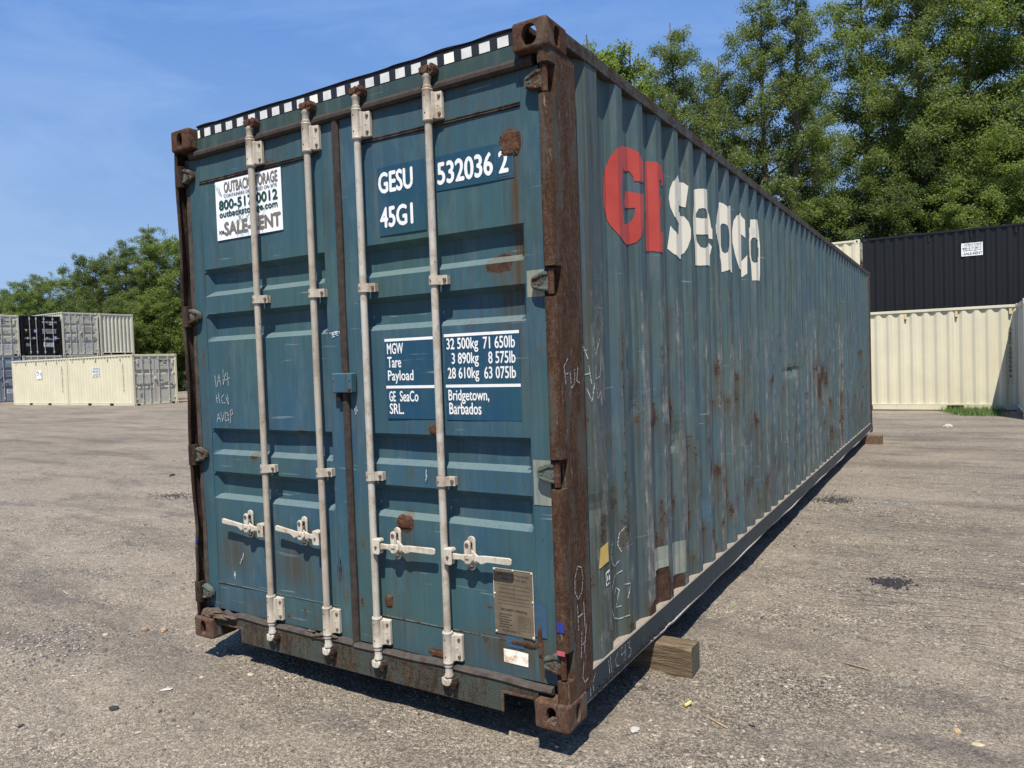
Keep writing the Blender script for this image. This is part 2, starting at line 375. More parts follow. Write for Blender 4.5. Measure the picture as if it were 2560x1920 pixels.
# ------------------------------------------------------------------ text and flat print
_txt = {}
def text_geo(s):
    if s in _txt: return _txt[s]
    c = bpy.data.curves.new('t', 'FONT'); c.body = s; c.resolution_u = 3
    o = bpy.data.objects.new('t', c); COL.objects.link(o)
    dg = bpy.context.evaluated_depsgraph_get()
    me = bpy.data.meshes.new_from_object(o.evaluated_get(dg))
    V = np.array([v.co[:2] for v in me.vertices]); F = [tuple(p.vertices) for p in me.polygons]
    bpy.data.objects.remove(o); bpy.data.curves.remove(c); bpy.data.meshes.remove(me)
    mn = V.min(0); mx = V.max(0); V = (V-mn)/(mx-mn)
    _txt[s] = (V, F); return _txt[s]
def text_pts(s, a0, a1, z0, z1, bold=0.0, slant=0.0):
    """vertices (a,z) of the string fitted to the box; bold repeats the shape with small offsets"""
    V, F = text_geo(s); vs = []; fs = []
    offs = [(0, 0)] if not bold else [(-bold, 0), (bold, 0), (0, bold), (0, -bold)]
    for (ox, oz) in offs:
        n = len(vs)
        vs += [(a0+v[0]*(a1-a0)+ox+slant*(v[1]-.5), z0+v[1]*(z1-z0)+oz) for v in V]
        fs += [tuple(i+n for i in f) for f in F]
    return vs, fs
class Print:
    """flat print on the door plane: (x,z) shapes at depth y; every layer a hair proud of the one before"""
    def __init__(s, y): s.y = y; s.mb = MB(); s.items = []
    def text(s, st, x0, x1, z0, z1, bold=0.0, slant=0.0):
        vs, fs = text_pts(st, x0, x1, z0, z1, 0, slant)
        offs = [(0, 0)] if not bold else [(-bold, 0), (bold, 0), (0, bold), (0, -bold)]
        mb = MB()
        for i, (ox, oz) in enumerate(offs):
            mb.add([(a+ox, s.y-0.00004*i, z+oz) for a, z in vs], fs)
        s.items.append(mb)
        return s
    def rect(s, x0, x1, z0, z1): s.mb.add([(x0, s.y, z0), (x1, s.y, z0), (x1, s.y, z1), (x0, s.y, z1)], [(0, 1, 2, 3)]); return s
    def poly(s, pts): s.mb.add([(a, s.y, z) for a, z in pts], [tuple(range(len(pts)))]); return s
    def line(s, pts, w=0.003):
        for (a, b) in zip(pts[:-1], pts[1:]):
            d = Vector((b[0]-a[0], b[1]-a[1])); n = Vector((-d.y, d.x)).normalized()*w*.5
            s.mb.add([(a[0]-n.x, s.y, a[1]-n.y), (b[0]-n.x, s.y, b[1]-n.y), (b[0]+n.x, s.y, b[1]+n.y), (a[0]+n.x, s.y, a[1]+n.y)], [(0, 1, 2, 3)])
        return s
    def build(s, name, m, parent):
        o = None
        for mb in s.items: o = mb.build('lettering', m, parent)
        return s.mb.build(name if not s.items else 'printed_line', m, parent) if s.mb.v else o

# ------------------------------------------------------------------ the teal container
W, L, H = 2.438, 12.192, 2.896
box = thing('shipping_container', 'long weathered teal container with red and cream side lettering and rusty posts', 'shipping container')

# corner castings: hollow rounded block with oval holes, made once and mirrored
def oval(r1, r2, n=28, p=2.6):
    out = []
    for i in range(n):
        a = 2*PI*i/n; c, s_ = math.cos(a), math.sin(a)
        out.append((math.copysign(abs(c)**(2/p), c)*r1, math.copysign(abs(s_)**(2/p), s_)*r2))
    return out
def casting_mesh(fw, fh, sw, sh, teardrop=False):
    """local origin at the outer front corner; x inward (-), y back (+), z up from 0 to .118; holes in front, side and bottom"""
    cw, cd, ch = .162, .178, .118
    base = MB().box(-cw, 0, 0, cd, 0, ch).build('tmp', M['casting'], None, 0.012, 3)
    tools = [MB().box(-cw+.02, -.022, .022, cd+.1, .024, ch-.02).build('tmp', M['casting'])]
    fo = oval(fw, fh)
    if teardrop: fo = [(x*(1.0 if z > 0 else 0.78+0.22*(1+z/fh)), z) for x, z in fo]
    tools.append(MB().prism([(-.081+x, .06+z) for x, z in fo], 'y', -.05, .05).build('tmp', M['casting']))
    tools.append(MB().prism([(.089+x, .06+z) for x, z in oval(sw, sh)], 'x', -.06, .05).build('tmp', M['casting']))
    tools.append(MB().prism([(-.081+x, .089+z) for x, z in oval(.03, .058)], 'z', -.05, .05).build('tmp', M['casting']))
    for tl in tools:
        md = base.modifiers.new('b', 'BOOLEAN'); md.object = tl; md.operation = 'DIFFERENCE'; md.solver = 'EXACT'
    dg = bpy.context.evaluated_depsgraph_get()
    me = bpy.data.meshes.new_from_object(base.evaluated_get(dg))
    for o in [base]+tools: bpy.data.objects.remove(o)
    return me
cast_a = casting_mesh(.036, .042, .026, .042, True)
cast_b = casting_mesh(.024, .040, .022, .040)
def put_casting(me, m, sx, sy, sz, loc):
    me = me.copy(); me.transform(Matrix.Diagonal((sx, sy, sz, 1)))
    if sx*sy*sz < 0: me.flip_normals()
    me.materials.clear(); me.materials.append(m)
    o = bpy.data.objects.new('corner_casting', me); COL.objects.link(o); o.parent = box; o.location = loc
    return o
put_casting(cast_a, M['casting'], 1, 1, -1, (W, 0, H))
put_casting(cast_b, M['casting'], -1, 1, -1, (0, 0, H))
put_casting(cast_b, M['casting_low'], 1, 1, 1, (W, 0, 0))
put_casting(cast_b, M['casting_low'], -1, 1, 1, (0, 0, 0))
put_casting(cast_a, M['casting'], 1, -1, -1, (W, L, H))
put_casting(cast_b, M['casting'], -1, -1, -1, (0, L, H))
put_casting(cast_b, M['casting_low'], 1, -1, 1, (W, L, 0))
put_casting(cast_b, M['casting_low'], -1, -1, 1, (0, L, 0))

# corner posts: J-shaped section with the outer corner cut away where the hinges sit
HZ_R = [2.66, 1.850, 1.064, 0.268]; HZ_L = [2.64, 1.846, 1.052, 0.256]
full = [(2.380, .020), (2.392, .013), (2.412, .012), (2.424, .017), (2.431, .028), (2.433, .045), (2.433, .247), (2.418, .247), (2.30, .247), (2.30, .112), (2.380, .112)]
cut = [(2.392, .075), (2.4335, .075), (2.433, .247), (2.418, .247), (2.30, .247), (2.30, .112), (2.392, .112)]
def warp_left(x, y, z):
    # the left post is bashed inwards in its lower third
    d = .030*math.exp(-((z-.62)/.16)**2)+.013*math.exp(-((z-.40)/.07)**2)+.012*math.exp(-((z-1.35)/.2)**2)+.006*math.sin(z*9)
    return x+d*(1 if x < .03 else .3)
full_L = [(W-a, b) for a, b in ((.004, .022), (.010, .013), (.026, .012), (.029, .019), (.016, .024), (.013, .112), (.138, .112), (.138, .247), (.004, .247))]
cut_L = [(W-a, b) for a, b in ((.004, .070), (.013, .070), (.013, .112), (.138, .112), (.138, .247), (.004, .247))]
def build_post(mirror, HZ, m, y0=0.0, back=False, zlo=.118, zhi=H-.118):
    segs = []; z = zlo
    for h in sorted(HZ):
        segs.append((z, h-.062, 'f')); segs.append((h-.062, h+.062, 'c')); z = h+.062
    segs.append((z, zhi, 'f'))
    if back: segs = [(zlo, zhi, 'f')]
    mb = MB()
    for (a, b, k) in segs:
        n = max(1, int((b-a)/.06)) if mirror else 1
        poly = full_L if mirror else (full if k == 'f' else cut)
        for i in range(n):
            z0 = a+(b-a)*i/n; z1 = a+(b-a)*(i+1)/n
            vs = []
            for zz in (z0, z1):
                for (x, y) in poly:
                    X = W-x if mirror else x
                    if mirror: X = warp_left(X, y, zz)
                    vs.append((X, (L-y) if back else y, zz))
            k_ = len(poly)
            fs = [(j, (j+1) % k_, k_+(j+1) % k_, k_+j) for j in range(k_)]
            if i == 0: fs.append(tuple(range(k_))[::-1])
            if i == n-1: fs.append(tuple(range(k_, 2*k_)))
            mb.add(vs, fs)
    return mb.build('corner_post', m, box)
p = build_post(False, HZ_R, M['rust_post']); p['label'] = 'brown rusty corner post with flaking paint'
p = build_post(True, HZ_L, M['rust_dark']); p['label'] = 'dark rusty corner post dented near its foot'
build_post(False, HZ_R, M['rust_post'], back=True)
build_post(True, HZ_L, M['rust_dark'], back=True)

# header, sill, rails
MB().prism([(.055, 2.768), (.055, 2.884), (.075, 2.893), (.20, 2.893), (.20, 2.768)], 'x', .16, W-.16).build('door_header', M['header'], box, .004)
hb = MB()
n = 60
for i in range(n):
    x0 = .17+i*(2.105)/n; x1 = .17+(i+1)*(2.105)/n
    def edge(x): return (.002*math.sin(x*3.1+1)+.0015*math.sin(x*11)+.003*math.sin(x*23+2)*(1 if x > 1.6 or x < .35 else .2))
    z0, z1 = edge(x0), edge(x1)
    pr = lambda x, d: [(x, .049, 2.8985+d*.5), (x, .046, 2.903+d), (x, .12, 2.906+d), (x, .12, 2.894)]
    a, b = pr(x0, z0), pr(x1, z1)
    hb.add(a+b, [(0, 1, 5, 4), (1, 2, 6, 5), (2, 3, 7, 6), (3, 0, 4, 7)] + ([(3, 2, 1, 0)] if i == 0 else []) + ([(4, 5, 6, 7)] if i == n-1 else []))
hb.build('roof_edge_lip', M['rust_dark'], box)
# black and white warning tape along the header
tp = MB(); ws = MB(); wdt = [.178]
x = .141; k = 0
tp.add([(.172, .0535, 2.8395), (2.274, .0535, 2.8395), (2.274, .0535, 2.8965), (.172, .0535, 2.8965)], [(0, 1, 2, 3)])
tape = tp.build('warning_tape', M['black'], box)
rr = random.Random(4)
while x < 2.26:
    w = .054+rr.uniform(-.0015, .0015); xl = max(x, .174)
    sk = .004*math.sin(k*1.7)
    q = MB().add([(xl, .0528, 2.8405), (min(x+w, 2.272), .0528, 2.8405), (min(x+w, 2.272)-.002, .0528, 2.8835+sk*.25), (max(xl-.001, .174), .0528, 2.8835+sk*.25)], [(0, 1, 2, 3)])
    q.build('white_block', M['tape_white'] if k not in (0, 10, 19) else M['rustsheet'], tape)
    x += .0925; k += 1
# header gasket
MB().prism([(.034, 2.742), (.034, 2.758), (.046, 2.774), (.066, 2.776), (.066, 2.730), (.042, 2.730)], 'x', .10, 2.345).build('top_gasket', M['rubber'], box, .003)
# door sill with lifting notches beside the castings
sl = MB()
sl.prism([(.162, .112), (.162, .02), (.19, .02), (.19, .096), (.380, .094), (.386, .010), (2.094, .010), (2.100, .099), (2.252, .101), (2.262, .02), (2.276, .02), (2.276, .138), (.162, .138)], 'y', .036, .052)
sl.box(.162, 2.276, .0523, .20, .118, .137)
sill = sl.build('door_sill', M['sill'], box, .002)
# welded edge strip round each notch, and a torn edge on the right one
for pts in ([(.19, .086), (.19, .100), (.384, .098), (.384, .086)], [(.376, .012), (.376, .094), (.392, .094), (.392, .012)], [(2.092, .012), (2.092, .104), (2.106, .104), (2.106, .012)], [(2.100, .094), (2.100, .106), (2.255, .108), (2.255, .097)]):
    MB().prism(pts, 'y', .030, .0361).build('notch_edging', M['casting_low'], sill, .002)
# bottom gaskets, sagging and torn
def sag(x, k): return .003*math.sin(x*6+k)+.0015*math.sin(x*19+k*2)
for (x0, x1, kk, torn) in ((.10, 1.222, 0, True), (1.228, 2.345, 3, False)):
    g = MB(); n = 56
    for i in range(n):
        xa = x0+(x1-x0)*i/n; xb = x0+(x1-x0)*(i+1)/n
        def sec(x):
            s_ = sag(x, kk); t_ = 1.0
            if torn and x < .36: t_ = 1.35+.5*math.sin(x*60); s_ += -.012+.004*math.sin(x*90)
            if torn and .93 < x < 1.08: t_ = 1.1+.5*math.sin(x*70); s_ -= .006
            z = .148+s_
            return [(x, .036, z-.012), (x, .028, z), (x, .036, z+.013*t_), (x, .060, z+.017*t_), (x, .060, z-.017*t_)]
        a, b = sec(xa), sec(xb)
        g.add(a+b, [(j, (j+1) % 5, 5+(j+1) % 5, 5+j) for j in range(5)] + ([(4, 3, 2, 1, 0)] if i == 0 else []) + ([(5, 6, 7, 8, 9)] if i == n-1 else []))
    g.build('bottom_gasket', M['rubber_pale'], box)
# mud and torn rubber at the left foot
mm = MB(); rr = random.Random(9)
for i in range(26):
    mm.lump((rr.uniform(.07, .30), rr.uniform(.015, .05), .122+rr.uniform(0, .035)), (rr.uniform(.02, .05), .016, rr.uniform(.005, .012)), i)
for i in range(22):
    mm.lump((rr.uniform(.90, 1.10), rr.uniform(.03, .05), .155+rr.uniform(-.01, .016)), (rr.uniform(.012, .03), .01, rr.uniform(.004, .010)), i+60)
mm.build('dried_mud', M['mud'], sill, 0)['kind'] = 'stuff'
mm = MB()
for i in range(9):
    mm.lump((2.357+rr.uniform(-.02, .02), .012+rr.uniform(-.004, .008), .022+rr.uniform(0, .03)), (.012, .008, .010), i+30)
mm.build('dried_mud', M['mud'], box, 0)['kind'] = 'stuff'

# side rails
TR0, TR1 = 2.832, 2.892
MB().box(2.368, 2.428, .17, L-.17, TR0, TR1).build('top_side_rail', M['rail'], box, .004)
MB().box(W-2.428, W-2.368, .17, L-.17, TR0, TR1).build('top_side_rail', M['rail'], box, .004)
def low_rail(mir):
    mb = MB()
    f = (lambda x: W-x) if mir else (lambda x: x)
    ys = [.17, .6, 1.2, 1.28, 1.9, 4, 8, L-.17]
    mb.prism([(f(2.300), .165), (f(2.300), .181), (f(2.424), .181), (f(2.430), .175), (f(2.430), .058), (f(2.424), .058), (f(2.424), .165)], 'y', .176, L-.176)
    return mb.build('bottom_side_rail', M['lowrail'], box)
r1 = low_rail(False); low_rail(True)
# bottom flange of the rail: a thin wavy strip, scraped pale
fl = MB(); rr = random.Random(3); ys = np.linspace(.178, L-.178, 260)
dz = [.004*math.sin(y*2.3)+.0025*math.sin(y*9.1)+(.006 if 1.18 < y < 1.24 else 0) for y in ys]
fv = []
for y, d in zip(ys, dz):
    xo = 2.430-.010*(1+math.sin(y*3.7))*.5
    fv += [(2.34, y, .043+d), (xo+.004, y, .045+d), (xo+.006, y, .056+d), (2.34, y, .060+d)]
fl.add(fv, [(4*i+j, 4*i+(j+1) % 4, 4*i+4+(j+1) % 4, 4*i+4+j) for i in range(len(ys)-1) for j in range(4)])
M['lip'] = plain('scraped_pale_flange', (0.40, 0.36, 0.31), .7, .35, 30, .3)
fl.build('rail_flange', M['lip'], r1)
tr = MB(); rr = random.Random(12)
for i in range(420):
    y = .25+abs(rr.gauss(0, .42))
    if y > 1.3: continue
    tr.lump((2.432, y, .064+abs(rr.gauss(0, .010))), (.003, rr.uniform(.004, .009), rr.uniform(.003, .008)), i, 5)
tr.build('black_underseal', M['tar'], r1)['kind'] = 'stuff'

# corrugated sides
PCH = .277
def prof(y):
    if y < .30: return 2.388
    if y < .37: return 2.388+.036*(y-.30)/.07
    if y < .49: return 2.424
    if y < .558: return 2.424-.036*(y-.49)/.068
    if y > 11.90: return 2.424
    t = (y-.700) % PCH
    if t < .072: return 2.424
    if t < .140: return 2.424-.036*(t-.072)/.068
    if t < .210: return 2.388
    return 2.388+.036*(t-.210)/.067
brk = [.247, .30, .37, .49, .558, .633]
y = .700
while y < 11.9:
    brk += [y, y+.072, y+.140, y+.210]; y += PCH
brk = [b for b in brk if b < 11.90]+[11.90, 12.02]
spots_side = [  # y, z, ry, rz, strength, streak length
 (.31,1.29,.04,.09,.8,.25),(.56,1.33,.03,.05,.9,.15),(.61,1.26,.02,.05,.8,.2),(.9,1.44,.03,.03,.6,.2),(.93,1.23,.03,.06,.8,.3),(1.18,1.22,.04,.05,1,.3),(1.42,1.21,.05,.07,1.2,.75),
 (1.68,1.21,.05,.04,.9,.4),(1.14,1.15,.04,.04,1,.4),(1.38,1.12,.03,.03,.8,.3),(1.36,1.6,.02,.04,.7,.3),(1.45,1.56,.04,.03,.9,.2),(1.64,1.64,.03,.05,.8,.2),(1.93,1.64,.03,.05,.8,.15),(1.41,1.35,.03,.06,.8,.3),
 (2.86,1.36,.05,.03,.9,.3),(3.13,1.37,.03,.05,.9,.3),(2.84,1.21,.06,.04,1,.3),(3.12,1.21,.03,.05,.9,.4),(2.59,1.21,.06,.03,.8,.3),(2.3,1.2,.04,.03,.8,.2),(1.39,.75,.04,.05,1,.3),(1.4,.85,.02,.05,.9,.2),
 (1.63,.83,.05,.07,.9,.3),(1.98,.78,.05,.03,.8,.25),(2.32,.74,.05,.05,1,.5),(.6,1.15,.05,.02,.6,.1),(2.56,.52,.04,.06,1,.3),(2.84,.46,.03,.06,1,.2),(.62,.86,.04,.06,.9,.3),(1.41,.74,.04,.08,1.1,.4),
 (1.38,.55,.02,.08,1,.3),(1.4,.45,.03,.07,1.1,.2),(1.71,.56,.05,.09,1,.3),(2.26,.22,.04,.04,1.2,.1),(1.95,.26,.03,.07,.9,.1),(2.61,.42,.04,.05,.9,.2),(1.17,.27,.12,.085,1.8,.0),(1.42,.225,.11,.05,1.8,0),
 (1.0,.2,.04,.03,1.2,0),(.72,.21,.04,.05,.9,0),(.47,.24,.03,.04,.9,0),(.69,.68,.05,.06,.8,.2),(.42,.75,.04,.08,.9,.2),(1.13,.59,.03,.12,1.0,.2),(.32,.55,.04,.04,.8,.2),(.29,.62,.02,.05,.8,.2),
 (6.76,1.26,.2,.08,1,.5),(6.52,1.1,.25,.12,1.1,.5),(8.38,.84,.2,.1,.9,.5),(7.09,1.16,.15,.1,1,.3),(10.6,1.46,.4,.04,.9,.3),(8.37,1.3,.15,.04,.9,.3),(8.34,.53,.2,.2,1,.3),(7.37,.47,.25,.1,.9,.2),(6.29,1.33,.15,.06,.9,.4)]
rr = random.Random(21)
for i in range(260):
    yy = rr.uniform(1.0, 11.8); zz = .3+abs(rr.gauss(0, .62))
    if zz < 2.5: spots_side.append((yy, zz, rr.uniform(.02, .05), rr.uniform(.02, .06), rr.uniform(.6, 1.0), rr.uniform(.2, .7)))
dents = []
for i in range(60):
    dents.append((rr.uniform(.8, 11.5), abs(rr.gauss(0, .9))+.25, rr.uniform(.03, .10), rr.uniform(.02, .12), rr.uniform(.004, .012)))
dents += [(.33, .86, .14, .05, .010), (.45, .83, .05, .03, -.006), (1.95, 1.10, .03, .20, .016), (4.9, 1.33, .3, .035, .018), (1.12, .37, .12, .012, -.006), (6.9, 1.15, .35, .22, .022), (8.3, .75, .25, .3, .02), (.66, .66, .05, .18, .006)]
def side_wear_and_rib_light(Y, Z):
    n = len(Y); R = np.zeros(n); S = np.zeros(n); B = np.zeros(n)
    for (cy_, cz_, ry, rz, st, ln) in spots_side:
        d = 1-((Y-cy_)/(ry*1.5))**2-((Z-cz_)/(rz*1.5))**2
        R = np.maximum(R, np.clip(1-((Y-cy_)/(ry*1.3))**2-((Z-cz_)/(rz*2.2))**2, 0, 1)*st*(.72 if st < 1.15 else .9))
        if ln:
            m_ = np.clip(1-np.abs(Y-cy_)/(ry*1.3), 0, 1)*np.clip((cz_+.02-Z)/.03, 0, 1)*np.clip(1-(cz_-Z)/ln, 0, 1)
            S = np.maximum(S, m_*1.3); R = np.maximum(R, m_*.46)
    S = np.maximum(S, np.clip(.8*(1.1-Z)/1.1, 0, 1)*(0.5+0.5*np.sin(Y*1.9)))
    S = np.maximum(S, np.where(Y < .5, .55, 0))
    t = (Y-.700) % PCH
    ridge = ((t < .076) & (Y > .6)) | ((Y > .36) & (Y < .50))
    idx = np.floor((Y-.700)/PCH).astype(int)
    rs = np.random.RandomState(5).rand(60)*.34+.30
    rs[1] = .7; rs[2] = .55
    B = np.where(ridge, rs[np.clip(idx, -1, 50)], 0.0)  # rib scuffs raised further to paint in the light the ridges catch
    B = np.where(ridge & (Y > 2.2), B+.16, B)
    B *= np.clip((2.6-Z)/1.0, .45, 1)
    # bare, rust-yellow ridge lines
    for k, z0, z1 in ((0, .75, 1.7), (2, 1.35, 1.62), (4, .8, 1.0), (5, .9, 1.25), (6, 1.15, 1.5), (9, .9, 1.6), (12, 1.2, 1.65)):
        sel = ridge & (idx == k) & (t < .03) & (Z > z0) & (Z < z1)
        R = np.where(sel, .5, R)
    return np.stack([R, S, B, np.ones(n)], 1)
def side_panel(mir):
    ys = []
    for a, b in zip(brk[:-1], brk[1:]):
        k = 2 if a < 5 else 1
        if (b-a) > .09: k = 4
        ys += [a+(b-a)*i/k for i in range(k)]
    ys.append(brk[-1]); ys = np.array(ys); zs = np.linspace(.181, TR0+.002, 72)
    xs = np.array([prof(v) for v in ys])
    Yg, Zg = np.meshgrid(ys, zs, indexing='ij'); Xg = np.repeat(xs[:, None], len(zs), 1)
    Y = Yg.ravel(); Z = Zg.ravel(); X = Xg.ravel().copy()
    X += .0022*np.sin(Y*6.1+Z*2.3)*np.sin(Z*3.7+Y)
    dY = np.zeros_like(X)
    for (a, b, ra, rb, d) in dents:
        e = np.exp(-((Y-a)/ra)**2-((Z-b)/rb)**2)
        X -= d*e; dY += d*.8*e
    # shallow sideways bend of each rib, as in battered sheet
    Y2 = Y+dY+.004*np.sin(Z*2.1+np.floor(Y/PCH)*1.3)*np.sin((Z-.16)/(TR0-.16)*PI)
    if mir: X = W-X
    ny, nz = len(ys), len(zs)
    I = np.arange(ny*nz).reshape(ny, nz)
    F = np.stack([I[:-1, :-1].ravel(), I[1:, :-1].ravel(), I[1:, 1:].ravel(), I[:-1, 1:].ravel()], 1)
    if mir: F = F[:, ::-1]
    return mesh_np('side_panel', np.stack([X, Y2, Z], 1), F, M['side'], box, {'wear_and_rib_light': ('POINT', side_wear_and_rib_light(Y, Z))})
sideR = side_panel(False); sideR['label'] = 'corrugated teal side sheet with rust spots and ribs pale from scrapes and painted light'
side_panel(True)
# roof: shallow corrugated sheet; end wall; floor
rf = MB(); rv = []
ys = np.arange(.2, L-.15, .09)
for i, yy in enumerate(ys):
    z = 2.868+(.016 if (i//1) % 4 in (0, 1) else 0)
    rv += [(.06, yy, z), (W-.06, yy, z)]
rf.add(rv, [(2*i, 2*i+1, 2*i+3, 2*i+2) for i in range(len(ys)-1)])
rf.build('roof_panel', M['rail'], box)
MB().box(.10, W-.10, L-.10, L-.06, .12, 2.83).build('end_wall', M['side'], box)
MB().box(.11, W-.11, .2, L-.12, .12, .165).build('floor', M['rust_dark'], box)
for k in range(13):
    MB().box(.09, W-.09, .55+k*.92, .60+k*.92, .03, .118).build('cross_member', M['lowrail'], box)

# ------------------------------------------------------------------ doors
D0 = .062; DD = .042
zprof = [(.166, 0), (.806, 0), (.829, 1), (.926, 1), (.960, 0), (1.058, 0), (1.081, 1), (1.180, 1), (1.207, 0), (1.699, 0), (1.727, 1), (1.828, 1), (1.854, 0), (1.952, 0), (1.982, 1), (2.078, 1), (2.106, 0), (2.732, 0)]
zb = [z for z, d in zprof]; zd = [d for z, d in zprof]
def door_mesh(x0, x1, rx0, rx1, spots, stains):
    rmp = .034
    xs = sorted(set(list(np.round(np.arange(x0, x1, .022), 4))+[x0, x1, rx0, rx0+rmp, rx1-rmp, rx1]))
    zs = sorted(set(list(np.round(np.arange(.166, 2.732, .022), 4))+zb))
    xs = [xs[0]]+[b for a, b in zip(xs[:-1], xs[1:]) if b-a > .003]; zs = [zs[0]]+[b for a, b in zip(zs[:-1], zs[1:]) if b-a > .0015]
    Xg, Zg = np.meshgrid(xs, zs, indexing='ij'); X = Xg.ravel(); Z = Zg.ravel()
    d = np.interp(Z, zb, zd)
    e = np.clip(np.minimum((X-rx0)/rmp, (rx1-X)/rmp), 0, 1)
    depth = np.minimum(d, e)*DD
    Y = D0+depth+.0018*np.sin(X*5+Z*3)*np.sin(Z*4.1)+.001*np.sin(X*13+Z*11)
    R = np.zeros(len(X)); S = np.zeros(len(X)); B = np.zeros(len(X))
    for (a, b, ra, rb, st, ln) in spots:
        q = 1-((X-a)/(ra*1.5))**2-((Z-b)/(rb*1.5))**2
        R = np.maximum(R, np.clip(q, 0, 1)*st)
        if ln: S = np.maximum(S, np.clip(1-np.abs(X-a)/(ra*1.3), 0, 1)*np.clip((b+.02-Z)/.03, 0, 1)*np.clip(1-(b-Z)/ln, 0, 1)*1.2)
    for (a, b, ra, rb, st) in stains:
        S = np.maximum(S, st*np.exp(-((X-a)/ra)**2-((Z-b)/rb)**2))
    S = np.maximum(S, .55*np.clip((.32-Z)/.2, 0, 1))
    S = np.maximum(S, .35*np.clip((Z-2.5)/.25, 0, 1))
    B = np.where(np.abs(depth/DD-.5) < .5, .0, 0)
    A = np.stack([R, S, B, np.ones(len(X))], 1)
    nx, nz = len(xs), len(zs); I = np.arange(nx*nz).reshape(nx, nz)
    F = [np.stack([I[:-1, :-1].ravel(), I[1:, :-1].ravel(), I[1:, 1:].ravel(), I[:-1, 1:].ravel()], 1)]
    V = np.stack([X, Y, Z], 1)
    # edges turned back to give the leaf its thickness
    rim = list(I[:, 0])+list(I[-1, 1:])+list(I[::-1, -1][1:])+list(I[0, ::-1][1:-1])
    n0 = len(V); Vb = V[rim].copy(); Vb[:, 1] = D0+.055
    V = np.concatenate([V, Vb]); A = np.concatenate([A, A[rim]])
    k = len(rim); ar = np.arange(k)
    F.append(np.stack([np.array(rim)[ar], n0+ar, n0+(ar+1) % k, np.array(rim)[(ar+1) % k]], 1))
    return mesh_np('door', V, np.concatenate(F), M['door'], box, {'wear_and_rib_light': ('POINT', A)})
spR = [(2.214,2.44,.048,.05,2.2,.30),(2.142,1.950,.055,.035,2.2,.16),(1.751,1.229,.022,.03,1.6,.0),(1.612,1.036,.012,.012,1,.05),(1.566,.785,.045,.04,1.9,.18),(1.445,.397,.028,.032,1.5,.12),(1.723,.192,.045,.018,1.4,0),
 (2.03,.453,.03,.012,1.1,0),(2.285,.36,.018,.09,1.3,.1),(2.0,.30,.02,.05,.9,0),(1.977,2.72,.012,.012,.9,.14),(2.067,2.615,.014,.02,.8,.12),(1.469,2.713,.01,.012,.8,.18),(1.981,1.705,.014,.012,1.1,.06),(2.332,1.583,.014,.014,.9,.12),
 (1.287,.662,.02,.03,.9,.05),(1.267,.365,.02,.05,.9,.1),(1.45,2.42,.01,.03,.6,.1),(2.18,.315,.09,.010,1.2,0)]
spR = [(a, b, c, d, e*.8 if c > .03 else e*.62, f) for a, b, c, d, e, f in spR]
stR = [(2.235,2.25,.03,.22,1.6),(2.232,1.95,.04,.22,1.7),(2.16,1.80,.05,.14,.9),(2.22,1.62,.04,.2,.6),(2.14,.28,.17,.09,1.3),(2.28,.28,.06,.16,1.5),(1.60,.62,.06,.1,.6),(1.55,.28,.1,.1,.5),(1.9,.25,.05,.1,.7),(2.25,1.45,.05,.25,.4),(2.0,1.70,.05,.05,.3),(1.28,1.25,.03,.10,.5),(2.33,2.0,.02,.3,.3)]
spL = [(.51,1.06,.035,.018,1.3,.07),(.89,1.205,.04,.012,.9,.03),(.755,1.008,.012,.016,.8,.03),(.739,.206,.014,.02,1,.03),(.866,.245,.014,.03,1,.04),(1.129,.499,.03,.05,.7,.1),(.557,1.877,.012,.012,.9,.04),(.736,2.616,.05,.02,.7,.05),
 (.115,1.62,.02,.05,.7,.2),(1.15,1.42,.012,.02,.7,.1),(1.16,.40,.02,.06,.8,.1),(.87,.13,.03,.02,.9,0),(.62,2.68,.008,.01,.8,.1),(.80,2.66,.008,.01,.8,.1)]
spL = [(a, b, c, d, e*.75, f) for a, b, c, d, e, f in spL]
stL = [(.314,.497,.13,.12,1.1),(.80,.485,.13,.12,1.1),(.5,.24,.3,.06,.5),(1.0,.22,.15,.06,.6),(.12,1.2,.03,.3,.4),(1.15,2.4,.03,.2,.5),(.9,1.05,.02,.08,.5)]
doorL = door_mesh(.070, 1.203, .160, 1.115, spL, stL); doorL['label'] = 'teal door carrying the white rental sign'
doorR = door_mesh(1.247, 2.360, 1.330, 2.270, spR, stR); doorR['label'] = 'teal door with white container numbers and weight table'
# lap welds: a dark double bead high up, a pale one low down
for d_, x0, x1 in ((doorL, .160, 1.105), (doorR, 1.345, 2.272)):
    MB().prism([(D0-.004, 2.585), (D0-.007, 2.589), (D0-.004, 2.593), (D0+.004, 2.593), (D0+.004, 2.585)], 'x', x0, x1).build('weld_seam', M['rust_dark'], d_)
    MB().prism([(D0-.003, 2.598), (D0-.004, 2.601), (D0-.003, 2.604), (D0+.004, 2.604), (D0+.004, 2.598)], 'x', x0, x1).build('weld_seam', M['rust_dark'], d_)
    MB().prism([(D0-.0025, .315), (D0-.004, .318), (D0-.0025, .321), (D0+.004, .321), (D0+.004, .315)], 'x', x0, x1).build('weld_seam', M['hinge'], d_)
# stile weld lines
for d_, xx in ((doorL, .1585), (doorL, 1.117), (doorR, 2.2715)):
    MB().prism([(xx-.0015, D0-.0026), (xx+.0015, D0-.0026), (xx+.0015, D0+.003), (xx-.0015, D0+.003)], 'z', .17, 2.73).build('weld_seam', M['teal_plain'], d_)
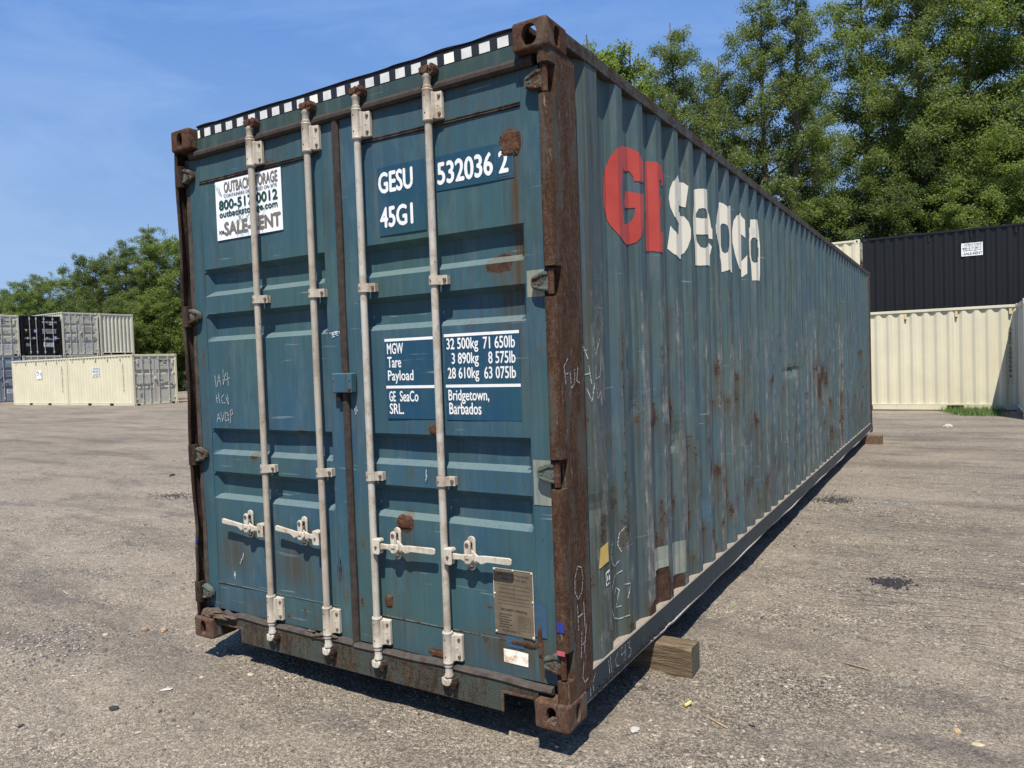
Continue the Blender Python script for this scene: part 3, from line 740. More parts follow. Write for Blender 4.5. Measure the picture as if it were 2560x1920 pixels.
# gaskets between and beside the doors
MB().prism([(1.2035, .075), (1.2035, .055), (1.211, .044), (1.236, .042), (1.2465, .052), (1.2465, .075)], 'z', .14, 2.742).build('centre_gasket', M['rubber'], box, .002)
MB().prism([(1.212, .090), (1.212, .0765), (1.240, .0765), (1.240, .090)], 'z', .14, 2.742).build('centre_gasket', M['rubber'], box)
MB().prism([(.024, .100), (.024, .066), (.034, .060), (.0655, .062), (.0655, .100)], 'z', .15, 2.74).build('edge_gasket', M['rubber_pale'], box, .002)
MB().prism([(2.3615, .100), (2.3615, .066), (2.370, .060), (2.379, .066), (2.379, .100)], 'z', .15, 2.74).build('edge_gasket', M['rubber'], box, .002)
# door handhold box over the seam (custom lock box)
lb = MB().box(1.165, 1.297, .020, .058, 1.404, 1.500).build('lock_box', M['teal_plain'], doorR, .005)
MB().box(1.185, 1.200, .030, .056, 1.360, 1.4035).build('lock_tab', M['teal_plain'], lb, .002) if False else None
MB().box(1.183, 1.205, .034, .056, 1.362, 1.403).build('lock_box', M['rust_dark'], doorR, .002)
for sx in (1.178, 1.284): MB().cyl((sx, .0205, 1.468), (sx, .0165, 1.468), .004, n=8).build('bolt', M['bolt'], doorR)
MB().lump((1.283, .021, 1.418), (.012, .006, .012), 4).build('rust_scab', M['rust_scab'], doorR)

# hinges: tapered blade, pressed ridge, rivet and pin
def hinge(d_, z, s, xe):
    # s=+1 right door (blade points to -x), -1 left door
    f = (lambda x: x) if s > 0 else (lambda x: W-x)
    bl = MB()
    out = [(f(2.392), z+.044), (f(2.365), z+.044), (f(2.322), z+.027), (f(2.312), z+.020), (f(2.309), z+.006), (f(2.309), z-.012), (f(2.316), z-.024), (f(2.365), z-.038), (f(2.392), z-.040)]
    bl.prism(out, 'y', .029, .056)
    o = bl.build('hinge', M['hinge'], d_, .004)
    rb = MB()
    rb.prism([(f(2.392), z+.040), (f(2.368), z+.040), (f(2.328), z+.024), (f(2.318), z+.014), (f(2.326), z+.010), (f(2.366), z+.026), (f(2.392), z+.027)], 'y', .023, .0288)
    rb.prism([(f(2.392), z-.036), (f(2.366), z-.034), (f(2.324), z-.022), (f(2.319), z-.013), (f(2.328), z-.011), (f(2.366), z-.022), (f(2.392), z-.024)], 'y', .023, .0288)
    rb.build('hinge_rib', M['hinge'], d_, .003)
    MB().cyl((f(2.330), .0288, z-.002), (f(2.330), .025, z-.002), .006, n=10).build('rivet', M['hinge'], d_)
    kn = MB().cyl((f(2.405), .034, z-.052), (f(2.405), .034, z+.052), .0125, n=12)
    kn.box(min(f(2.386), f(2.400)), max(f(2.386), f(2.400)), .030, .052, z-.042, z+.042)
    if s < 0: MB().prism([(.0045, .0115), (.050, .0105), (.056, .020), (.056, .050), (.0045, .050)], 'z', z-.060, z+.060).build('hinge_block', M['rust_dark'], box, .003)
    kn.build('hinge_pin', M['rust_dark'] if s < 0 else M['casting'], d_, 0, smooth=False)
for z in HZ_R: hinge(doorR, z, 1, 2.36)
for z in HZ_L: hinge(doorL, z, -1, .07)
# pale touch-up squares behind two of the right hinges
for z0, z1 in ((1.795, 1.905), (.925, 1.115)):
    Print(D0-.0028).rect(2.276, 2.3585, z0, z1).build('touch_up_patch', M['palepatch'], doorR)

# locking bars
BY = .022
def bracket(p_, xb, z0, z1, bar_):
    n = 10
    o = MB()
    o.lathe((xb, BY, z0), [(0, .0235), (.006, .0255), (.010, .0235), (z1-z0-.010, .0235), (z1-z0-.006, .0255), (z1-z0, .0235)], 16)
    pl = [(xb+.016, .012), (xb+.066, .040), (xb+.076, .047), (xb+.076, .0595), (xb+.010, .0595)]
    zz0, zz1 = z0+.010, z1-.014
    q = MB(); q.prism([(xb+.012, .014), (xb+.026, .020), (xb+.034, .036), (xb+.064, .040), (xb+.064, .060), (xb+.004, .060)], 'z', zz0, zz1)
    a = o.build('bearing_bracket', M['cream'], p_, smooth=True)
    b = q.build('bracket_plate', M['cream'], p_, .004)
    for z in (zz0+.022, zz1-.022):
        MB().cyl((xb+.050, .0395, z), (xb+.050, .0325, z), .0085, .007, 8).build('bolt', M['bolt'], p_)
        MB().cyl((xb+.000, .0005, z+.004), (xb+.000, -.0025, z+.004), .0038, n=8).build('bolt', M['bolt'], p_)
    MB().cyl((xb+.042, .0390, (zz0+zz1)/2), (xb+.042, .034, (zz0+zz1)/2), .005, .002, 8).build('bolt', M['cream'], p_)
def clamp(p_, xb, z):
    q = MB(); h = .0205
    arc = [(xb+.0245*math.cos(a), BY+.0245*math.sin(a)) for a in np.linspace(PI*.95, PI*1.85, 9)]
    arc2 = [(xb+.0185*math.cos(a), BY+.0185*math.sin(a)) for a in np.linspace(PI*1.85, PI*.95, 9)]
    q.prism([(xb-.0245, .0600)]+arc+[(xb+.034, .030), (xb+.062, .034), (xb+.062, .042), (xb+.026, .040)]+arc2[1:]+[(xb-.0185, .0600)], 'z', z-h, z+h)
    q.box(xb+.018, xb+.060, .0422, .0600, z-h+.002, z+h-.002)
    q.build('bar_clamp', M['cream'], p_)
    MB().cyl((xb+.050, .0335, z), (xb+.050, .0245, z), .0085, .0085, 6).build('bolt', M['bolt'], p_)
    MB().cyl((xb-.003, -.0028, z), (xb-.003, -.0060, z), .0036, n=8).build('bolt', M['bolt'], p_)
def cam_end(p_, xb, z, s, seed):
    # s=+1 at the top (pointing up), -1 at the bottom
    q = MB()
    q.lathe((xb, BY, z), [(0, .0215), (.008*s, .0215), (.012*s, .0175), (.040*s, .0175), (.046*s, .021), (.054*s, .021), (.058*s, .015), (.085*s, .013)] if s > 0 else [(-.085, .013), (-.058, .015), (-.054, .021), (-.046, .021), (-.040, .0175), (-.012, .0175), (-.008, .0215), (0, .0215)], 14)
    q.build('bar_collar', M['bar'] if s > 0 else M['bar_clean'], p_, smooth=True)
    c = MB()
    zc = z+s*.080
    c.prism([(xb-.027, zc-.014), (xb-.030, zc+.004), (xb-.020, zc+.018), (xb-.004, zc+.013), (xb+.014, zc+.020), (xb+.022, zc+.006), (xb+.012, zc-.012), (xb-.006, zc-.018)], 'y', .004, .040)
    c.box(xb-.008, xb+.008, .0402, .056, zc-.012, zc+.012)
    c.build('locking_cam', M['rust_scab'] if s > 0 else M['handle'], p_, .004)
    k = MB()
    k.prism([(xb+.018, zc-.026), (xb+.018, zc+.010), (xb+.028, zc+.022), (xb+.040, zc+.020), (xb+.046, zc+.002), (xb+.042, zc-.020), (xb+.030, zc-.028)], 'y', .010, .052)
    k.lump((xb+.032, .014, zc), (.014, .010, .016), seed, 8, .35)
    MB().prism([(xb-.036, zc-.012), (xb-.038, zc+.014), (xb-.028, zc+.016), (xb-.026, zc-.012)], 'y', .012, .052).build('keeper_lug', M['rust_dark'] if s > 0 else M['handle'], p_, .002)
    k.build('cam_keeper', M['rust_scab'] if s > 0 else M['rust_dark'], p_, .003)
def locking_bar(d_, xb, m, s, seed, tipx):
    b = MB().cyl((xb, BY, .148), (xb, BY, 2.765), .0170, n=20).build('locking_bar', m, box, smooth=True)
    bracket(b, xb, 2.598, 2.742, b); bracket(b, xb, .176, .322, b)
    clamp(b, xb, 1.902); clamp(b, xb, 1.004)
    cam_end(b, xb, 2.745, 1, seed); cam_end(b, xb, .172, -1, seed+5)
    zc = .672
    hub = MB()
    X = lambda d: xb+s*d
    hub.prism([(X(.012), zc+.034), (X(.050), zc+.038), (X(.056), zc+.030), (X(.056), zc-.032), (X(.050), zc-.038), (X(.012), zc-.036)], 'y', -.006, .004)
    hub.prism([(X(.012), zc+.034), (X(.050), zc+.038), (X(.056), zc+.030), (X(.056), zc+.020), (X(.012), zc+.020)], 'y', .0042, .034)
    hub.box(min(X(.012), X(.050)), max(X(.012), X(.050)), .018, .034, zc-.036, zc+.018)
    hub.build('handle_hub', M['handle'], b, .004)
    MB().cyl((X(.036), -.0062, zc-.002), (X(.036), -.011, zc-.002), .0075, .006, 8).build('bolt', M['bolt'], b)
    # the lever: flat bar with a shaped middle, rising slightly toward the grip
    L_ = abs(tipx-xb); up = .022 if s < 0 else .010
    top = [(.040, .014), (.10, .013), (.13, .022), (.150, .040), (.165, .034), (.185, .016), (.215, .020), (L_-.01, .014+up), (L_, .008+up)]
    bot = [(L_, -.012+up), (L_-.01, -.017+up), (.235, -.014+up*.6), (.205, -.020), (.18, -.008), (.155, -.022), (.12, -.018), (.095, -.010), (.040, -.016)]
    lv = MB().prism([(X(a), zc+z_) for a, z_ in top+bot], 'y', .010, .021)
    lv.build('door_handle', M['handle'], b, .003)
    # retainer and catch the lever sits in
    xc = X(.145)
    def pill(w, z0, z1, cx_): 
        return [(cx_+w*math.cos(a), z1-w+w*math.sin(a)) for a in np.linspace(0, PI, 7)]+[(cx_+w*math.cos(a), z0+w+w*math.sin(a)) for a in np.linspace(PI, 2*PI, 7)]
    xr = xc-.6*.045*(3.81-xb)/2.6
    MB().prism(pill(.021, zc-.064, zc+.090, xr+.004), 'y', .048, .058).build('handle_retainer', M['handle'], b, .003)
    MB().prism(pill(.017, zc+.012, zc+.082, xc-.006), 'y', .000, .0095).build('handle_catch', M['handle'], b, .004)
    MB().prism([(xc-.020, zc+.022), (xc+.020, zc+.022), (xc+.026, zc-.002), (xc+.010, zc-.022), (xc-.016, zc-.024), (xc-.026, zc-.004)], 'y', -.004, .0095).build('handle_catch', M['handle'], b, .005)
    MB().prism([(xc-.010, .0098), (xc+.008, .0098), (xr+.012, .0478), (xr-.006, .0478)], 'z', zc+.048, zc+.066).build('catch_pin', M['rust_dark'], b, .003)
    MB().prism([(xc-.008, .0215), (xc+.010, .0215), (xr+.012, .0478), (xr-.006, .0478)], 'z', zc-.040, zc-.028).build('catch_pin', M['handle'], b, .003)
    MB().cyl((xc-.006, -.0002, zc+.062), (xc-.006, -.0035, zc+.062), .0095, n=10).build('bolt', M['bolt'], b)
    MB().cyl((xr+.004, .0478, zc-.046), (xr+.004, .042, zc-.046), .0100, n=10).build('bolt', M['bolt'], b)
    MB().box(xc-.014, xc+.006, -.0062, -.0042, zc-.001, zc+.004).build('catch_slot', M['bolt'], b)
    return b
xbars = [.646, 1.064, 1.399, 1.822]
locking_bar(doorL, xbars[0], M['bar'], -1, 1, .279)['label'] = 'cream locking bar in front of the rental sign'
locking_bar(doorL, xbars[1], M['bar'], -1, 2, .716)
locking_bar(doorR, xbars[2], M['bar_clean'], 1, 3, 1.774)['label'] = 'pale locking bar beside the middle seam with a yellow-stained handle'
locking_bar(doorR, xbars[3], M['bar_clean'], 1, 4, 2.180)

# ------------------------------------------------------------------ print and marks on the doors
PY = D0-.0035
def rectlabel(x0, x1, z0, z1, parent=doorR, m='label'): return Print(PY).rect(x0, x1, z0, z1).build('label_film', M[m], parent)
rectlabel(1.481, 1.762, 2.140, 2.458); rectlabel(1.822, 2.232, 2.300, 2.452)
rectlabel(1.486, 1.773, 1.279, 1.656); rectlabel(1.836, 2.230, 1.277, 1.662)
P2 = PY-.0012
Print(P2).text('GESU', 1.489, 1.691, 2.339, 2.432, .0032).text('45G1', 1.492, 1.685, 2.178, 2.270, .0032).build('lettering', M['white'], doorR)
Print(P2).text('532036', 1.836, 2.126, 2.328, 2.422, .0032).text('2', 2.160, 2.203, 2.328, 2.418, .0032).build('lettering', M['white'], doorR)
pr_ = Print(P2)
pr_.rect(1.486, 1.773, 1.643, 1.656).rect(1.836, 2.230, 1.649, 1.662).rect(1.486, 1.773, 1.4215, 1.4345).rect(1.838, 2.230, 1.4225, 1.4355)
b_ = .0009
pr_.text('MGW', 1.500, 1.597, 1.584, 1.634, b_).text('Tare', 1.500, 1.582, 1.520, 1.570, b_).text('Payload', 1.500, 1.653, 1.444, 1.506, b_)
pr_.text('GE', 1.503, 1.541, 1.360, 1.408, b_).text('SeaCo', 1.568, 1.677, 1.360, 1.409, b_).text('SRL.', 1.503, 1.588, 1.301, 1.350, b_)
pr_.text('32 500kg', 1.850, 2.020, 1.578, 1.642, b_).text('71 650lb', 2.047, 2.208, 1.590, 1.641, b_)
pr_.text('3 890kg', 1.876, 2.020, 1.513, 1.576, b_).text('8 575lb', 2.072, 2.208, 1.525, 1.576, b_)
pr_.text('28 610kg', 1.852, 2.020, 1.448, 1.511, b_).text('63 075lb', 2.048, 2.208, 1.460, 1.511, b_)
pr_.text('Bridgetown,', 1.851, 2.068, 1.350, 1.412, b_).text('Barbados', 1.853, 2.025, 1.303, 1.354, b_)
pr_.build('lettering', M['white'], doorR)
Print(P2).line([(2.142, 2.312), (2.228, 2.312), (2.228, 2.448), (2.142, 2.448), (2.142, 2.312)], .002).build('check_digit_frame', M['hinge'], doorR)

def scab(x, z, rx, rz, seed, y=PY-.0035):
    rr = random.Random(seed); mb = MB(); n = 34
    ring = [(x+rx*(1+rr.uniform(-.20, .06))*math.copysign(abs(math.cos(2*PI*i/n))**.32, math.cos(2*PI*i/n)), z+rz*(1+rr.uniform(-.16, .10))*math.copysign(abs(math.sin(2*PI*i/n))**.32, math.sin(2*PI*i/n))) for i in range(n)]
    vs = [(x, y-.003, z)]+[(a*.45+x*.55, y-rr.uniform(.0025, .0035), b*.45+z*.55) for a, b in ring]+[(a*.8+x*.2, y-rr.uniform(.001, .0022), b*.8+z*.2) for a, b in ring]+[(a, y+.0036, b) for a, b in ring]
    fs = [(0, 1+i, 1+(i+1) % n) for i in range(n)]
    for k in range(2): fs += [(1+k*n+i, 1+(k+1)*n+i, 1+(k+1)*n+(i+1) % n, 1+k*n+(i+1) % n) for i in range(n)]
    return mb.add(vs, fs).build('rust_scab', M['rust_scab'], doorR)
scab(2.214, 2.443, .046, .050, 3); scab(1.568, .790, .044, .034, 5, PY-.001); scab(1.735, .188, .046, .014, 6, PY); scab(1.752, 1.232, .018, .024, 7, PY); scab(1.447, .395, .024, .030, 8, PY)
scab(2.20, .318, .075, .010, 9, PY-.001); scab(2.282, .34, .012, .075, 10, PY-.001)

# rental sign (also used, smaller, on other containers)
def sign_board(x0, x1, z0, z1, y, parent, full_=True):
    w, h = x1-x0, z1-z0
    X = lambda a: x0+a*w
    Z = lambda a: z0+a*h
    s_ = MB().box(x0, x1, y-.003, y, z0, z1).build('rental_sign', M['sign'], parent)
    yy = y-.0042
    k = w/.527
    g = Print(yy)
    rr = random.Random(7)
    if full_:
        for i in range(26):
            a = X(rr.uniform(.30, .72)); g.line([(a, Z(.015)), (a+rr.uniform(-.03, .03), Z(rr.uniform(.15, .33))), (a+rr.uniform(-.07, .07), Z(rr.uniform(.35, .55)))], .0018)
    for i in range(9):
        a = X(.10+rr.uniform(-.03, .03)); g.line([(a, Z(.745)), (a+rr.uniform(-.05, .06)*k, Z(rr.uniform(.88, .985)))], .0025*k)
    stuff(g.build('grass_print', M['sign_leaf'], s_))
    b = .0022*k
    Print(yy-.0008).text('OUTBACK STORAGE', X(.145), X(.955), Z(.79), Z(.965), b*.9).text('SALE-RENT', X(.125), X(.975), Z(.075), Z(.285), b*1.9).build('lettering', M['sign_brown'], s_)
    Print(yy-.0012).text('800-517-0012', X(.055), X(.945), Z(.51), Z(.665), b*1.3).text('outbackstorage.com', X(.055), X(.94), Z(.35), Z(.485), b*.8).build('lettering', M['sign_green'], s_)
    Print(yy-.0012).text('CONTAINERS DELIVERED ON SITE', X(.14), X(.945), Z(.705), Z(.76), b*.15).text('FOR', X(.04), X(.118), Z(.10), Z(.16), b*.5).build('lettering', M['black'], s_)
    return s_
sign_board(.300, .828, 2.253, 2.575, PY, doorL)

# approval plate
pl = MB().box(2.058, 2.258, D0-.006, D0-.003, .346, .634).build('data_plate', M['plate'], doorR)
for (x, z) in ((2.064, .628), (2.158, .630), (2.252, .628), (2.062, .520), (2.254, .505), (2.066, .354), (2.252, .352)):
    MB().cyl((x, D0-.006, z), (x, D0-.0105, z), .006, .003, 8).build('rivet', M['handle'], doorR)
q = Print(D0-.0072)
q.text('APPROVED FOR TRANSPORT', 2.078, 2.240, .603, .614).text('UNDER CUSTOMS SEAL', 2.092, 2.226, .586, .597).text('CSC SAFETY APPROVAL', 2.092, 2.226, .452, .461, .0004).text('ACEP-BB8 51', 2.096, 2.186, .360, .369)
for i, z in enumerate((.565, .548, .530, .512, .496, .482)): q.line([(2.078, z), (2.240, z)], .0012)
for z0, z1 in ((.482, .565),): q.line([(2.160, z0), (2.160, z1)], .0012)
for i in range(6): q.line([(2.082, .435-i*.011), (2.082+(.05 if i % 2 else .065), .435-i*.011)], .0022)
q.line([(2.180, .375), (2.240, .375), (2.240, .436), (2.180, .436), (2.180, .375)], .001)
for i in range(5): q.line([(2.180, .387+i*.01), (2.240, .387+i*.01)], .001)
q.build('plate_print', M['plate_ink'], doorR)
Print(D0-.0078).line([(2.0592, .634), (2.258, .634), (2.258, .347), (2.248, .347)], .0035).line([(2.0592, .634), (2.0592, .50)], .003).build('plate_rim', M['handle'], doorR)
Print(PY).rect(2.2605, 2.318, .36, .505).build('touch_up_patch', M['dullblue'], doorR)
Print(PY).rect(2.112, 2.20, .292, .344).build('touch_up_patch', M['dullblue'], doorR)
Print(PY-.001).poly([(2.098, .222), (2.220, .220), (2.222, .279), (2.160, .282), (2.098, .281)]).build('white_sticker', M['rustsheet'], doorR)

def smear(parent, y, cx_, cz_, w, h, n, seed, m='whitesmear', ang=0):
    rr = random.Random(seed); p = Print(y)
    for i in range(n):
        a = cx_+rr.gauss(0, w*.35); b = cz_+rr.gauss(0, h*.35)
        l = rr.uniform(.3, 1)*.018; an = ang+rr.uniform(-.35, .35); ww = rr.uniform(.0015, .004)
        p.line([(a-l*math.cos(an), b-l*math.sin(an)), (a+l*math.cos(an), b+l*math.sin(an))], ww)
    return p.build('paint_smear', M[m], parent)
smear(doorL, PY, 1.163, 1.697, .05, .018, 16, 1)
smear(doorL, PY, .384, .500, .004, .024, 5, 2, ang=1.3)
smear(doorL, PY-.0005, .366, .462, .006, .008, 4, 3, ang=1.0)
smear(doorL, PY, .308, .375, .006, .022, 5, 4, ang=1.1)
smear(doorR, PY, 1.283, 1.322, .010, .028, 9, 5, ang=1.5)
smear(doorR, PY, 1.705, 1.016, .004, .024, 6, 6, ang=1.5)
smear(doorL, PY, 1.13, .50, .03, .12, 20, 7, 'dullblue', 1.5)
def chalk(parent, strokes, place, w=.0045, name='chalk_lettering'):
    """strokes: polylines in (a,z); place maps (a,z) to a 3D point"""
    mb = MB()
    for st in strokes:
        pts = []
        for (a, b) in zip(st[:-1], st[1:]):
            k = max(1, int(math.dist(a, b)/.02))
            pts += [(a[0]+(b[0]-a[0])*i/k, a[1]+(b[1]-a[1])*i/k) for i in range(k)]
        pts.append(st[-1])
        for (a, b) in zip(pts[:-1], pts[1:]):
            dx, dz = b[0]-a[0], b[1]-a[1]; l = math.hypot(dx, dz) or 1; nx, nz = -dz/l*w/2, dx/l*w/2
            mb.add([place(a[0]-nx, a[1]-nz), place(b[0]-nx, b[1]-nz), place(b[0]+nx, b[1]+nz), place(a[0]+nx, a[1]+nz)], [(0, 1, 2, 3)])
    return mb.build(name, M['chalk'], parent)
ondoor = lambda a, z: (a, PY, z)
chalk(doorL, [[(.214, 1.508), (.222, 1.440)], [(.228, 1.440), (.252, 1.515), (.262, 1.450)], [(.236, 1.474), (.262, 1.474)], [(.290, 1.540), (.283, 1.450), (.310, 1.520)], [(.300, 1.478), (.344, 1.492)], [(.322, 1.520), (.330, 1.448)],
              [(.218, 1.400), (.224, 1.350)], [(.240, 1.408), (.246, 1.345)], [(.222, 1.378), (.244, 1.378)], [(.286, 1.398), (.262, 1.380), (.268, 1.350), (.296, 1.352)], [(.300, 1.392), (.322, 1.340), (.318, 1.400)],
              [(.214, 1.240), (.230, 1.292), (.246, 1.244)], [(.222, 1.262), (.246, 1.262)], [(.252, 1.300), (.264, 1.246), (.284, 1.304)], [(.312, 1.300), (.290, 1.292), (.288, 1.250), (.312, 1.252), (.316, 1.284), (.308, 1.30), (.322, 1.238)], [(.334, 1.240), (.334, 1.306), (.352, 1.316), (.354, 1.290), (.334, 1.280)]], ondoor, .0035)

# ------------------------------------------------------------------ logo and marks on the corrugated side
LOGO = {'G': [[(1.03,2.429),(1.032,2.471),(1.034,2.513),(1.026,2.542),(0.984,2.565),(0.965,2.576),(0.904,2.589),(0.747,2.551),(0.698,2.529),(0.665,2.49),(0.645,2.451),(0.619,2.404),(0.603,2.358),(0.599,2.327),(0.595,2.297),(0.598,2.272),(0.6,2.246),(0.614,2.219),(0.629,2.191),(0.654,2.156),(0.676,2.136),(0.697,2.115),(0.757,2.087),(0.903,2.099),(0.95,2.114),(0.974,2.136),(1.012,2.19),(1.02,2.243),(1.022,2.275),(1.025,2.306),(1.027,2.338),(1.029,2.369),(0.962,2.364),(0.926,2.366),(0.863,2.361),(0.86,2.323),(0.77,2.265),(0.947,2.288),(0.945,2.258),(0.932,2.233),(0.911,2.206),(0.758,2.178),(0.752,2.213),(0.746,2.247),(0.741,2.29),(0.742,2.321),(0.743,2.352),(0.748,2.38),(0.753,2.407),(0.761,2.448),(0.919,2.469),(0.939,2.446),(0.944,2.422)]],'E': [[(1.156,2.571),(1.21,2.579),(1.247,2.581),(1.306,2.572),(1.441,2.567),(1.438,2.529),(1.435,2.491),(1.304,2.462),(1.307,2.495),(1.278,2.489),(1.275,2.459),(1.273,2.429),(1.271,2.399),(1.299,2.401),(1.292,2.362),(1.27,2.304),(1.27,2.272),(1.27,2.24),(1.27,2.208),(1.306,2.21),(1.302,2.172),(1.298,2.135),(1.294,2.097),(1.235,2.096),(1.199,2.097),(1.038,2.08),(1.04,2.109),(1.041,2.138),(1.042,2.167),(1.044,2.196),(1.045,2.225),(1.047,2.254),(1.048,2.283),(1.144,2.333),(1.145,2.362),(1.147,2.392),(1.148,2.422),(1.15,2.452),(1.151,2.481),(1.153,2.511),(1.154,2.541)]],'s': [[(1.588,2.576),(1.594,2.554),(1.76,2.568),(1.794,2.55),(1.786,2.507),(1.778,2.464),(1.77,2.421),(1.592,2.43),(1.588,2.396),(1.584,2.362),(1.759,2.365),(1.791,2.335),(1.806,2.292),(1.804,2.236),(1.779,2.179),(1.751,2.143),(1.584,2.089),(1.51,2.113),(1.469,2.141),(1.475,2.174),(1.482,2.207),(1.488,2.24),(1.495,2.273),(1.52,2.247),(1.568,2.225),(1.575,2.261),(1.582,2.296),(1.524,2.328),(1.498,2.378),(1.489,2.429),(1.498,2.482),(1.518,2.526)]],'e': [[(1.872,2.541),(2.04,2.581),(2.107,2.59),(2.289,2.608),(2.288,2.57),(2.286,2.531),(2.285,2.493),(2.303,2.459),(2.313,2.417),(2.319,2.375),(2.328,2.363),(2.327,2.297),(2.296,2.301),(2.291,2.323),(2.064,2.294),(2.006,2.292),(2.023,2.243),(2.05,2.213),(2.081,2.209),(2.149,2.231),(2.297,2.269),(2.32,2.248),(2.299,2.185),(2.297,2.119),(2.039,2.096),(1.875,2.096),(1.874,2.13),(1.872,2.165),(1.871,2.199),(1.858,2.24),(1.845,2.28),(1.844,2.321),(1.843,2.363),(1.856,2.407),(1.868,2.451),(1.87,2.496)],[(2.015,2.399),(2.022,2.428),(2.043,2.456),(2.072,2.463),(2.125,2.463),(2.155,2.432),(2.283,2.425),(2.064,2.396)]],'a': [[(2.575,2.586),(2.606,2.58),(2.656,2.556),(2.682,2.576),(2.852,2.603),(2.851,2.545),(2.851,2.488),(2.851,2.445),(2.851,2.402),(2.851,2.358),(2.851,2.315),(2.852,2.267),(2.852,2.218),(2.853,2.17),(2.854,2.121),(2.693,2.111),(2.677,2.126),(2.58,2.1),(2.579,2.156),(2.573,2.198),(2.428,2.221),(2.412,2.261),(2.382,2.3),(2.359,2.341),(2.357,2.39),(2.374,2.453),(2.419,2.521)],[(2.578,2.424),(2.594,2.441),(2.626,2.437),(2.662,2.412),(2.682,2.363),(2.675,2.291),(2.636,2.242),(2.611,2.232),(2.588,2.246),(2.578,2.283),(2.578,2.33),(2.578,2.377)]],'c': [[(3.132,2.597),(3.137,2.575),(3.174,2.548),(3.175,2.502),(3.175,2.455),(3.176,2.409),(3.133,2.437),(3.132,2.395),(3.131,2.354),(3.131,2.312),(3.13,2.27),(3.129,2.228),(3.188,2.278),(3.187,2.231),(3.185,2.185),(3.184,2.138),(3.134,2.109),(2.919,2.157),(2.9,2.207),(2.883,2.256),(2.873,2.299),(2.863,2.342),(2.863,2.382),(2.863,2.422),(2.877,2.497),(2.908,2.539)]],'o': [[(3.417,2.587),(3.486,2.593),(3.688,2.606),(3.694,2.561),(3.698,2.511),(3.702,2.461),(3.707,2.411),(3.706,2.366),(3.705,2.32),(3.704,2.275),(3.703,2.229),(3.702,2.184),(3.696,2.123),(3.424,2.104),(3.421,2.169),(3.418,2.233),(3.409,2.284),(3.242,2.313),(3.24,2.359),(3.239,2.405),(3.264,2.454),(3.415,2.524)],[(3.416,2.415),(3.434,2.444),(3.462,2.448),(3.526,2.432),(3.692,2.395),(3.689,2.319),(3.5,2.254),(3.451,2.246),(3.426,2.259),(3.416,2.306),(3.416,2.361)]]}
def conform(V2, F, off=.0016, off_y=0):
    """flat (y,z) shapes wrapped over the ribs of the side sheet"""
    bm = bmesh.new()
    bv = [bm.verts.new((0, a, b)) for a, b in V2]
    for f in F:
        try: bm.faces.new([bv[i] for i in f])
        except ValueError: pass
    lo = min(a for a, b in V2); hi = max(a for a, b in V2)
    zlo = min(b for a, b in V2); zhi = max(b for a, b in V2)
    cuts = []
    for a, b in zip(brk[:-1], brk[1:]): cuts += [a, (a+b)/2]
    for c in cuts:
        if lo < c < hi: bmesh.ops.bisect_plane(bm, geom=bm.verts[:]+bm.edges[:]+bm.faces[:], plane_co=(0, c, 0), plane_no=(0, 1, 0))
    zc = math.ceil(zlo/.0375)*.0375
    while zc < zhi:
        bmesh.ops.bisect_plane(bm, geom=bm.verts[:]+bm.edges[:]+bm.faces[:], plane_co=(0, 0, zc), plane_no=(0, 0, 1)); zc += .0375
    for v in bm.verts:
        Y, Z = v.co.y, v.co.z
        x = prof(Y)+.0022*math.sin(Y*6.1+Z*2.3)*math.sin(Z*3.7+Y); dy = 0
        for (a, b, ra, rb, d) in dents:
            q_ = ((Y-a)/ra)**2+((Z-b)/rb)**2
            if q_ < 9: e = math.exp(-q_); x -= d*e; dy += d*.8*e
        dy += .004*math.sin(Z*2.1+math.floor(Y/PCH)*1.3)*math.sin((Z-.16)/(TR0-.16)*PI)
        # stand proud along the facet normal
        sl = (prof(Y+.004)-prof(Y-.004))/.008
        nrm = Vector((1, -sl)).normalized()
        v.co = (x+off*nrm.x, Y+dy+off*nrm.y, Z)
    return bm
def conform_obj(name, V2, F, m, parent, off=.0016):
    bm = conform(V2, F, off); bmesh.ops.recalc_face_normals(bm, faces=bm.faces)
    me = bpy.data.meshes.new(name); bm.to_mesh(me); bm.free(); me.materials.append(m)
    o = bpy.data.objects.new(name, me); COL.objects.link(o); o.parent = parent; return o
for ch, loops in LOGO.items():
    ls = [[Vector((a, b, 0)) for a, b in lp] for lp in loops]
    tris = tessellate_polygon(ls)
    V2 = [(p.x, p.y) for lp in ls for p in lp]
    o = conform_obj('logo_letter', V2, [tuple(t_) for t_ in tris], M['red_letter'] if ch in 'GE' else M['cream_letter'], sideR, .0024)
    o['label'] = ('red' if ch in 'GE' else 'cream') + ' painted letter ' + ch
def conform_rects(name, rects, m, off=.0016):
    V2 = []; F = []
    for pts in rects:
        n = len(V2); V2 += pts; F.append(tuple(range(n, n+len(pts))))
    return conform_obj(name, V2, F, m, sideR, off)
conform_rects('yellow_sticker', [[(.364, .590), (.375, .680), (.458, .690), (.462, .600)]], M['yellow'], .0026)
conform_rects('touch_up_patch', [[(1.035, .372), (1.255, .372), (1.255, .487), (1.035, .487)]], M['palepatch'], .0018)
conform_rects('touch_up_patch', [[(1.335, .262), (1.560, .262), (1.560, .452), (1.335, .452)]], M['palepatch'], .0018)
conform_rects('white_sticker', [[(.425, .492), (.470, .496), (.468, .562), (.425, .556)]], M['white'], .0026)
V2, F2 = text_pts('CC', .430, .465, .503, .550, .002)
conform_obj('lettering', V2, F2, M['black'], sideR, .0040)
